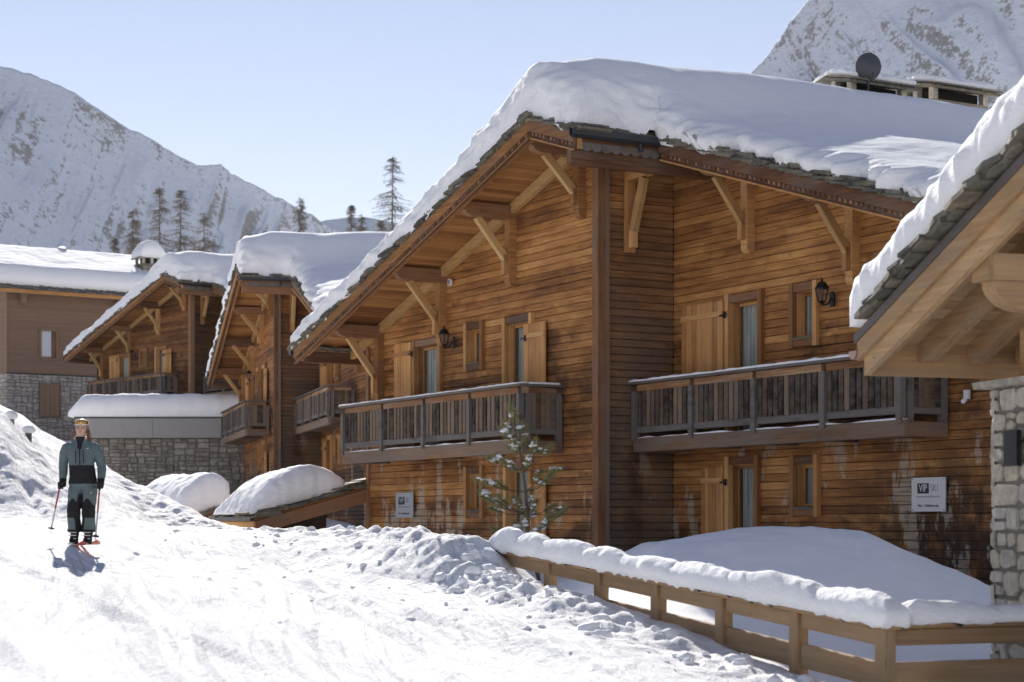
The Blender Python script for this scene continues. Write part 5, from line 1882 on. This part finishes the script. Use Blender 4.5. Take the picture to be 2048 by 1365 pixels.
# ================================================================== bare larches behind the roofs
def larch(px, top, D, H, spread, seed, label, density=1.0):
    rs = random.Random(seed)
    tip = px_on(px, top, D)
    t = empty('larch_tree', (tip.x, tip.y, tip.z - H))
    tag(t, label, 'larch', 'bare larches behind the roofs')
    lean = rs.uniform(-.2, .2)
    tr = [Vector((lean * math.sin(k / 9 * 3) * .5, 0, H * k / 9)) for k in range(10)]
    MB().tube(tr, [H * .0085 * (1 - k / 9) ** .8 + .02 for k in range(10)], 7).build('trunk', 'bark', t, smooth=True)
    tw = MB()

    def strip(a, b, r0, r1):
        d_ = (b - a)
        if d_.length < 1e-4:
            return
        s1 = d_.cross(Vector((0, 1, .3))).normalized()
        s2 = d_.cross(s1).normalized()
        vs = []
        for p_, r_ in ((a, r0), (b, r1)):
            for k in range(3):
                th = 2 * math.pi * k / 3
                vs.append(p_ + s1 * r_ * math.cos(th) + s2 * r_ * math.sin(th))
        tw.add(vs, [(0, 1, 4, 3), (1, 2, 5, 4), (2, 0, 3, 5)])
    n = int(130 * density)
    for i in range(n):
        f = rs.uniform(.22, .99)
        z = H * f
        L = spread * (1 - f) ** .72 * rs.uniform(.45, 1.15) + .25
        az = rs.uniform(0, 2 * math.pi)
        d_ = Vector((math.cos(az), math.sin(az), 0))
        p_ = Vector((lean * math.sin(f * 3) * .5, 0, z))
        droop = rs.uniform(.12, .45)
        segs = 5
        prev = p_
        for k in range(1, segs + 1):
            q = k / segs
            cur = p_ + d_ * L * q + Vector((rs.uniform(-.08, .08), rs.uniform(-.08, .08), -droop * L * (q * q) * .9 + .10 * L * max(0, q - .6) * 2.0))
            strip(prev, cur, .045 * (1 - q * .7), .045 * (1 - q * .8))
            m_ = 5 if k > 1 else 2
            for w_ in range(m_):
                a_ = prev.lerp(cur, rs.random())
                tl = rs.uniform(.2, .75) * (1 - .3 * q)
                dd = (d_ * rs.uniform(-.1, .7) + Vector((rs.uniform(-.6, .6), rs.uniform(-.6, .6), rs.uniform(-1.0, .15)))).normalized()
                strip(a_, a_ + dd * tl, .015, .008)
            prev = cur
    tag(tw.build('crown', 'twig', t), kind='stuff')


larch(786, 311, 235, 17, 6.0, 1, 'tall bare larch standing alone against the sky', 1.25)
larch(318, 372, 230, 15, 4.3, 2, 'taller of the two dark larches behind the chalet ridge')
larch(362, 378, 228, 15, 4.3, 3, 'dark larch right of the tallest one in the left cluster')
larch(266, 420, 232, 13, 4.1, 4, 'larch over the snow-hatted stone chimney')
larch(408, 424, 226, 13, 4.5, 5, 'broad larch rising behind the dark brown chalet roof')
larch(228, 470, 236, 10, 1.8, 6, 'smallest larch beside the snow-hatted chimney')
larch(600, 392, 255, 14, 2.6, 7, 'slender larch over the middle chalet roof before the ski slope')
larch(703, 408, 260, 12, 1.8, 8, 'thin larch before the distant blue ridge')
larch(724, 426, 262, 11, 2.0, 9, 'shorter larch right beside the thin one at the blue ridge')
larch(762, 440, 240, 9, 2.4, 10, 'low bushy larch at the foot of the tall lone larch')


# ================================================================== small posts with snow hats
def snow_post(px, py, D, h, w, label, hat):
    p_ = px_on(px, py, D)
    s = empty('marker_post', (p_.x, p_.y, p_.z - h))
    tag(s, label, 'post', 'snow hatted posts')
    MB().beam((0, 0, -.6), (0, 0, h), w, w, (0, 1, 0)).build('shaft', 'grey', s)
    m = MB()
    m.tube([(0, 0, h - .01), (0, 0, h + .03), (.01, 0, h + hat * .55), (.015, 0, h + hat * .9), (.015, 0, h + hat)], [w * .7, w * 1.15, w * 1.2, w * .75, w * .05], 14)
    m.build('snow_hat', 'snow', s, smooth=True)


snow_post(418, 1056, 40.5, .35, .17, 'short post with a snow hat before the low entrance roofs', .12)
snow_post(22, 838, 41, .3, .12, 'snow hatted post on the tall bank at the left edge', .18)
snow_post(57, 866, 41, .25, .12, 'second snow hatted post lower on the tall bank', .16)


# ================================================================== skier
def blob(bm_mb, pts, seg=16):
    """closed tube through rings (centre, rx, ry) for the body"""
    bm_mb.tube([p[0] for p in pts], [p[1] for p in pts], seg)


def vring(rings, seg=20):
    """stacked horizontal ellipses (x, y, z, rx, ry)"""
    m = MB()
    vs, fs = [], []
    for x, y, z, rx, ry in rings:
        for k in range(seg):
            th = 2 * math.pi * k / seg
            vs.append((x + rx * math.cos(th), y + ry * math.sin(th), z))
    n = len(rings)
    for i in range(n - 1):
        for k in range(seg):
            fs.append((i * seg + k, i * seg + (k + 1) % seg, (i + 1) * seg + (k + 1) % seg, (i + 1) * seg + k))
    fs += [tuple(range(seg - 1, -1, -1)), tuple(range((n - 1) * seg, n * seg))]
    m.add(vs, fs)
    return m


def ellipsoid(c, r, nu=14, nv=18):
    c = Vector(c)
    rings = []
    for a in range(1, nu):
        ph = math.pi * a / nu
        rings.append((c.x, c.y, c.z + r[2] * math.cos(ph), r[0] * math.sin(ph), r[1] * math.sin(ph)))
    return vring(rings[::-1], nv)


def skier(loc, rz):
    S = empty('person', loc, rz)
    tag(S, 'skier in a teal and black ski suit standing on the run with both poles lowered', 'person')
    b = MB()
    put = lambda m: merge(b, m)
    # trunk with jacket flare, neck and collar
    put(vring([(0, .005, .80, .15, .10), (0, .005, .84, .185, .125), (0, .005, .885, .205, .142), (0, 0, .95, .195, .138), (0, 0, 1.05, .182, .13), (0, 0, 1.15, .178, .13),
               (0, 0, 1.25, .188, .135), (0, 0, 1.34, .198, .132), (0, .01, 1.41, .195, .115), (0, .012, 1.455, .155, .095), (0, .012, 1.49, .095, .085), (0, .01, 1.53, .066, .07), (0, 0, 1.60, .055, .06)]))
    # stand-up collar and folded hood
    put(vring([(0, .01, 1.44, .12, .095), (0, .005, 1.50, .105, .09), (0, .0, 1.535, .092, .083)]))
    put(vring([(0, .10, 1.40, .13, .05), (0, .10, 1.46, .15, .06), (0, .09, 1.51, .12, .05)]))
    for sg in (-1, 1):
        # legs: thigh, knee, calf, flared hem
        put(vring([(sg * .098, .01, .205, .100, .105), (sg * .098, .01, .25, .098, .10), (sg * .100, .0, .33, .092, .095), (sg * .100, -.012, .42, .090, .092), (sg * .100, -.02, .50, .093, .097),
                   (sg * .098, -.012, .60, .100, .103), (sg * .096, .0, .72, .108, .115), (sg * .092, .005, .82, .108, .12), (sg * .085, .005, .88, .09, .11)]))
        # arm: shoulder, upper arm, elbow, forearm, cuff
        m = MB()
        m.tube([(sg * .130, .01, 1.42), (sg * .190, .012, 1.385), (sg * .230, .022, 1.29), (sg * .258, .035, 1.18), (sg * .268, .030, 1.11), (sg * .272, -.005, 1.02), (sg * .270, -.045, .945), (sg * .268, -.055, .925)],
               [.062, .076, .073, .066, .064, .058, .054, .052], 16)
        put(m)
        # gloved hand: palm, four curled fingers and thumb round the pole grip
        hx, hy, hz = sg * .270, -.075, .865
        m = MB()
        m.tube([(sg * .268, -.05, .935), (sg * .270, -.062, .90), (hx, hy, hz), (hx, hy - .006, hz - .035)], [.046, .050, .052, .044], 14)
        put(m)
        for k in range(4):
            zz = hz + .030 - .024 * k
            fl = (.0, .006, .004, -.006)[k]
            m = MB()
            m.tube([(hx + sg * .036, hy - .012, zz), (hx + sg * .040, hy - .055 - fl, zz - .004), (hx + sg * .010, hy - .078 - fl, zz - .008), (hx - sg * .022, hy - .066, zz - .010), (hx - sg * .026, hy - .044, zz - .010)],
                   [.0145, .0150, .0145, .0135, .011], 10)
            put(m)
        m = MB()
        m.tube([(hx - sg * .038, hy - .002, hz + .035), (hx - sg * .048, hy - .040, hz + .030), (hx - sg * .030, hy - .072, hz + .034), (hx - sg * .004, hy - .082, hz + .036)], [.018, .017, .0155, .012], 10)
        put(m)
    # head: skull, jaw, nose, brow, ears, lips
    put(ellipsoid((0, .005, 1.668), (.078, .098, .112)))
    put(ellipsoid((0, -.022, 1.605), (.055, .068, .062)))
    put(ellipsoid((0, -.070, 1.572), (.024, .022, .020)))
    m = MB()
    m.tube([(0, -.088, 1.668), (0, -.104, 1.640), (0, -.110, 1.628), (0, -.088, 1.618)], [.010, .013, .016, .012], 10)
    put(m)
    put(ellipsoid((0, -.088, 1.600), (.024, .012, .009)))
    for sg in (-1, 1):
        put(ellipsoid((sg * .079, .012, 1.650), (.012, .022, .034)))
        put(ellipsoid((sg * .036, -.074, 1.632), (.022, .018, .02)))
    # one continuous skin over everything
    me = bpy.data.meshes.new('body')
    me.from_pydata(b.v, [], b.f)
    bm = bmesh.new()
    bm.from_mesh(me)
    bmesh.ops.recalc_face_normals(bm, faces=bm.faces)
    bm.to_mesh(me)
    bm.free()
    tmp = link('tmp', me)
    md = tmp.modifiers.new('r', 'REMESH')
    md.mode = 'VOXEL'
    md.voxel_size = .0075
    md = tmp.modifiers.new('s', 'SMOOTH')
    md.iterations = 5
    md.factor = .5
    bpy.context.view_layer.update()
    me2 = bpy.data.meshes.new_from_object(tmp.evaluated_get(bpy.context.evaluated_depsgraph_get()))
    bpy.data.objects.remove(tmp)
    me2.name = 'body'
    nv = len(me2.vertices)
    co = np.zeros(nv * 3, 'f')
    me2.vertices.foreach_get('co', co)
    co = co.reshape(-1, 3)
    # cloth folds
    wr = .007 * fbm(co[:, 0] * 9, co[:, 1] * 9, co[:, 2] * 14, 3)
    nrm = np.zeros(nv * 3, 'f')
    me2.vertices.foreach_get('normal', nrm)
    nrm = nrm.reshape(-1, 3)
    msk = ((co[:, 2] < 1.5) & ~((np.abs(co[:, 0]) > .2) & (co[:, 2] < .93)))[:, None]
    co = co + nrm * wr[:, None] * msk
    me2.vertices.foreach_set('co', co.astype('f').ravel())
    me2.materials.clear()
    for n_ in ('teal', 'black', 'skin', 'lip'):
        me2.materials.append(MAT[n_])
    npoly = len(me2.polygons)
    ctr = np.zeros(npoly * 3, 'f')
    me2.polygons.foreach_get('center', ctr)
    c = ctr.reshape(-1, 3)
    x, y, z = c[:, 0], c[:, 1], c[:, 2]
    ax = np.abs(x)
    mi = np.zeros(npoly, 'i')
    tors = (ax < .215) & (z < 1.135) & (z > .875)
    arm = (ax > .205 + .0 * z) & (z > .9)
    mi[tors & ~((ax > .20) & (z > .93))] = 1
    mi[(ax > .18) & (z < .955) & (z > .7) & (np.abs(x) > .215)] = 1                 # gloves
    mi[(z < .86) & (z > .40) & (z < .62 + .05 * np.cos((ax - .1) * 30)) & (y < .08)] = 1      # knee panels
    mi[(z < .74) & (ax < .035 + .02 * sstep(.74, .5, z))] = 1                                                   # inner legs
    mi[(z < .42) & (z > .24) & (ax < .075 + (.42 - z) * -.10)] = 1
    mi[(z < .235)] = 1
    mi[(z > 1.50) & (ax < .09)] = 2
    mi[(z > 1.36) & (z < 1.535) & (ax < .030 + .35 * np.maximum(z - 1.42, 0)) & (y < -.03)] = 1    # open collar
    mi[(z > 1.592) & (z < 1.608) & (y < -.088) & (ax < .024)] = 3
    me2.polygons.foreach_set('material_index', mi)
    me2.polygons.foreach_set('use_smooth', np.ones(npoly, bool))
    body = link('body', me2, S)
    # zips, pockets
    m = MB()
    m.box(-.006, .006, -.146, -.128, 1.14, 1.43)
    m.build('zip', 'black', S)
    for xx in (-.055, .055):
        MB().box(xx - .004, xx + .004, -.146, -.125, 1.16, 1.34).build('chest_zip', 'black', S)
    MB().box(.09, .125, -.139, -.12, 1.365, 1.372).build('chest_mark', 'white', S)
    MB().box(.13, .16, -.115, -.10, .745, .752).build('leg_mark', 'white', S)
    # eyes and brows
    for sg in (-1, 1):
        m = ellipsoid((sg * .031, -.083, 1.655), (.012, .009, .006), 8, 10)
        m.build('eye', 'black', S, smooth=True)
        MB().tube([(sg * .016, -.092, 1.672), (sg * .033, -.090, 1.677), (sg * .050, -.078, 1.672)], .0035, 6).build('brow', 'hair', S)
    # hair: cap and loose lock over the shoulder
    h = MB()
    merge(h, vring([(0, .02, 1.63, .082, .092), (0, .018, 1.69, .088, .104), (0, .012, 1.735, .080, .100), (0, .01, 1.77, .055, .07), (0, .01, 1.785, .02, .025)], 24))
    m = MB()
    m.tube([(.055, .06, 1.70), (.082, .055, 1.62), (.098, .05, 1.55), (.115, .03, 1.49), (.125, .0, 1.45)], [.030, .026, .024, .018, .006], 10)
    merge(h, m)
    rs = random.Random(3)
    for k in range(26):
        a = rs.uniform(-1, 1)
        p0 = Vector((.075 * (1 if rs.random() < .65 else -1) + rs.uniform(-.01, .01), rs.uniform(-.01, .07), rs.uniform(1.62, 1.70)))
        sg = 1 if p0.x > 0 else -1
        p1 = p0 + Vector((sg * rs.uniform(.01, .05), rs.uniform(-.03, .02), -.08))
        p2 = p1 + Vector((sg * rs.uniform(-.0, .05), rs.uniform(-.04, .02), -rs.uniform(.05, .12)))
        h.tube([p0, p1, p2], [.004, .0035, .0015], 5)
    h.build('hair', 'hair', S, smooth=True)
    # goggles worn on the forehead
    g = empty('goggles', (0, 0, 0), 0, S)
    vs, fs = [], []
    n = 18
    for i in range(n + 1):
        th = R(-68 + 136 * i / n)
        rx, ry = .090, .112
        zt = 1.772 - .012 * abs(math.sin(th)) ** 2
        zb = 1.700 + .018 * math.exp(-(th / .22) ** 2)
        for q, (zz, e) in enumerate(((zb, .0), ((zb + zt) / 2, .012), (zt, -.004))):
            vs.append(((rx + e) * math.sin(th), .01 - (ry + e) * math.cos(th), zz))
    for i in range(n):
        for q in range(2):
            a = i * 3 + q
            fs.append((a, a + 3, a + 4, a + 1))
    k = len(vs)
    vs += [(v_[0] * .93, v_[1] * .93, v_[2]) for v_ in vs]
    fs += [tuple(i + k for i in reversed(f)) for f in fs]
    m = MB()
    m.add(vs, fs)
    m.build('lens', 'lens', g, smooth=True)
    lo = [Vector(vs[i * 3]) * 1.0 for i in range(n + 1)]
    hi = [Vector(vs[i * 3 + 2]) for i in range(n + 1)]
    m = MB()
    m.tube(lo + hi[::-1] + [lo[0]], .0075, 8)
    m.build('frame', 'white', g, smooth=True)
    m = MB()
    m.tube([(.094 * math.sin(R(t)), .012 - .112 * math.cos(R(t)), 1.735) for t in range(66, 295, 12)], [(.004, .018)] * 20, 8)
    m.build('strap', 'white', g)
    # boots
    for sg in (-1, 1):
        bt = empty('boot', (0, 0, 0), 0, S)
        put_ = vring([(sg * .098, -.04, .055, .050, .135), (sg * .098, -.04, .09, .052, .135), (sg * .098, -.02, .125, .052, .105), (sg * .098, .005, .17, .056, .075), (sg * .098, .01, .235, .062, .072)], 18)
        put_.build('shell', 'black', bt, smooth=True)
        MB().box(sg * .098 - .035, sg * .098 + .035, -.20, .14, .028, .054).build('sole', 'white', bt)
        for zz, yy in ((.105, -.10), (.15, -.085), (.19, -.07)):
            MB().box(sg * .098 - .052, sg * .098 + .052, yy - .03, yy, zz, zz + .012).build('buckle', 'silver', bt)
    # natural stance: weight on one hip, shoulders turned, head inclined
    def walk(o_):
        for ch in o_.children:
            if ch.type == 'MESH':
                n_ = len(ch.data.vertices)
                c_ = np.zeros(n_ * 3, 'f')
                ch.data.vertices.foreach_get('co', c_)
                c_ = c_.reshape(-1, 3)
                ch.data.vertices.foreach_set('co', stance(c_).astype('f').ravel())
                ch.data.update()
            walk(ch)
    walk(S)
    return S


def stance(c):
    c = np.asarray(c, float)
    x, y, z = c[:, 0].copy(), c[:, 1].copy(), c[:, 2]
    t = sstep(.80, 1.45, z)
    a = R(9) * t
    x2 = x * np.cos(a) - y * np.sin(a)
    y2 = x * np.sin(a) + y * np.cos(a)
    h = sstep(1.50, 1.75, z)
    x2 = x2 + .022 * np.exp(-((z - .88) / .3) ** 2) - .012 * t + .018 * h
    kn = np.exp(-((z - .50) / .16) ** 2) * (x < 0)
    return np.stack([x2, y2 - .035 * kn, z], 1)


SKX, SKY = -6.03, 26.3
SKZ = gz(SKX, SKY) + .035
sk = skier((SKX, SKY, SKZ - .01), R(-4))
bpy.context.view_layer.update()
for sg, lab in ((-1, 'orange-tipped ski under the foot nearer the tall bank'), (1, 'orange-tipped ski under the foot nearer the chalets')):
    base = sk.matrix_world @ Vector((sg * .098, 0, .012))
    e = empty('ski', base, R(21))
    tag(e, lab, 'ski', 'pair of skis')
    g0 = gz(base.x, base.y - .6)
    g1 = gz(base.x, base.y + .6)
    e.rotation_euler = (math.atan2(g1 - g0, 1.2), 0, R(21))
    prof = []
    n = 24
    vs, fs = [], []
    for i in range(n + 1):
        t = i / n
        yy = -.80 + 1.60 * t
        wdt = .048 + .014 * abs(2 * t - 1) ** 2
        if t < .06:
            wdt *= (t / .06) ** .5 * .9 + .1
        zz = .012 + (.055 * ((.14 - t) / .14) ** 2 if t < .14 else 0) + (.03 * ((t - .93) / .07) ** 2 if t > .93 else 0)
        vs += [(-wdt, yy, zz), (wdt, yy, zz), (wdt, yy, zz + .010), (-wdt, yy, zz + .010)]
    for i in range(n):
        for q in range(4):
            a, b_ = i * 4 + q, i * 4 + (q + 1) % 4
            fs.append((a, b_, b_ + 4, a + 4))
    fs += [(3, 2, 1, 0), (n * 4, n * 4 + 1, n * 4 + 2, n * 4 + 3)]
    m = MB()
    m.add(vs, fs)
    m.build('ski_body', 'orange', e, smooth=False)
    MB().box(-.052, -.0485, -.62, .70, .012, .0235).build('edge', 'lime', e)
    MB().box(-.03, .03, -.28, -.20, .0225, .05).build('toe_binding', 'black', e)
    MB().box(-.03, .03, .14, .24, .0225, .07).build('heel_binding', 'black', e)
for sg, tx, ty, lab in ((-1, -.375, -.42, 'red and silver ski pole held out towards the tall bank'), (1, .268, -.46, 'red and silver ski pole hanging straight on the chalet side')):
    a = sk.matrix_world @ Vector(stance(np.array([[sg * .276, -.115, .93]]))[0])
    mid = sk.matrix_world @ Vector((sg * .270, -.118, .80))
    tip = sk.matrix_world @ Vector((tx, ty * .5, .205 if sg < 0 else .09))
    e = empty('ski_pole', tip)
    tag(e, lab, 'ski pole', 'pair of ski poles')
    L = lambda v_: Vector(v_) - tip
    dr = (a - tip).normalized()
    ln = (a - tip).length
    P = lambda f: dr * (ln * f)
    MB().tube([P(.82), P(1.03)], .016, 10).build('grip', 'black', e)
    MB().tube([P(.45), P(.82)], .012, 10).build('upper_shaft', 'red', e)
    MB().tube([P(.08), P(.4499)], .011, 10).build('lower_shaft', 'silver', e)
    MB().tube([P(.055), P(.075), P(.09)], [.045, .046, .012], 14).build('basket', 'black', e)
    MB().tube([P(.0), P(.08)], [.003, .006], 8).build('tip', 'darkmetal', e)


# ================================================================== broken snow along the edge of the run
def clods():
    rs = random.Random(21)
    mb = MB()
    ico = bmesh.new()
    bmesh.ops.create_icosphere(ico, subdivisions=2, radius=1.0)
    base = [v.co.copy() for v in ico.verts]
    fcs = [tuple(v.index for v in f.verts) for f in ico.faces]
    ico.free()
    spots = []
    for i in range(3, 9):
        (ax, ay), (bx, by) = EDGE[i], EDGE[i + 1]
        L = math.hypot(bx - ax, by - ay)
        for k in range(int(L * 3)):
            t = rs.random()
            nx, ny = (by - ay) / L, -(bx - ax) / L
            o = rs.gauss(-.25, .45)
            r_ = min(.13, .025 + abs(rs.gauss(0, .04)) * (1.3 if abs(o) < .6 else .6))
            spots.append((ax + (bx - ax) * t + nx * o, ay + (by - ay) * t + ny * o, r_))
    for i in (1, 2):
        (ax, ay), (bx, by) = EDGE[i], EDGE[i + 1]
        L = math.hypot(bx - ax, by - ay)
        for k in range(int(L * 6)):
            t = rs.random()
            nx, ny = (by - ay) / L, -(bx - ax) / L
            o = rs.gauss(-.15, .28)
            spots.append((ax + (bx - ax) * t + nx * o, ay + (by - ay) * t + ny * o, .02 + abs(rs.gauss(0, .035))))
    for k in range(30):                    # heap at the far fence post
        spots.append((rs.gauss(-.30, .35), rs.gauss(23.0, .5), min(.11, .025 + abs(rs.gauss(0, .04)))))
    for k in range(90):                   # loose crumbs on the run
        t = rs.uniform(0, 1)
        yy = rs.uniform(17, 38)
        ex = float(np.interp(yy, EDGE[2:10, 1], EDGE[2:10, 0]))
        spots.append((ex - abs(rs.gauss(0, 1.6)) - .2, yy, .012 + abs(rs.gauss(0, .018))))
    xs_, ys_ = np.array([q[0] for q in spots]), np.array([q[1] for q in spots])
    zs_ = ground_z(xs_, ys_)
    for (x, y, r_), z in zip(spots, zs_):
        sx_, sy_, sz_ = rs.uniform(.7, 1.4), rs.uniform(.7, 1.3), rs.uniform(.55, .95)
        off = rs.uniform(0, 90)
        B_ = np.array([tuple(v) for v in base])
        n_ = 1 + .42 * pn(B_[:, 0] * 1.3 + off, B_[:, 1] * 1.3, B_[:, 2] * 1.3) + .22 * pn(B_[:, 0] * 3 + off, B_[:, 1] * 3, B_[:, 2] * 3)
        V = B_ * n_[:, None] * np.array([sx_, sy_, sz_]) * r_
        cz = z + r_ * .05
        mb.add([(x + v[0], y + v[1], cz + v[2]) for v in V], fcs)
    o = mb.build('snow_clods', 'snow', None, smooth=True)
    tag(o, 'broken snow clods strewn along the edge of the run', 'snow clods', kind='stuff')


clods()


# ================================================================== haze
HZ = MB()
HZ.box(-2600, 2600, -1650, 5400, -12, 760)
hz = HZ.build('haze', 'snow')
hm = bpy.data.materials.new('mountain_air')
hm.use_nodes = True
ht = hm.node_tree
for n_ in list(ht.nodes):
    ht.nodes.remove(n_)
ho = ht.nodes.new('ShaderNodeOutputMaterial')
hv = ht.nodes.new('ShaderNodeVolumePrincipled')
hv.inputs['Color'].default_value = (.80, .90, 1.0, 1)
hv.inputs['Density'].default_value = .00004
hv.inputs['Anisotropy'].default_value = .2
ht.links.new(hv.outputs[0], ho.inputs['Volume'])
hz.data.materials.clear()
hz.data.materials.append(hm)
tag(hz, 'thin bluish mountain air', 'haze', kind='stuff')
scene.cycles.volume_bounces = 0
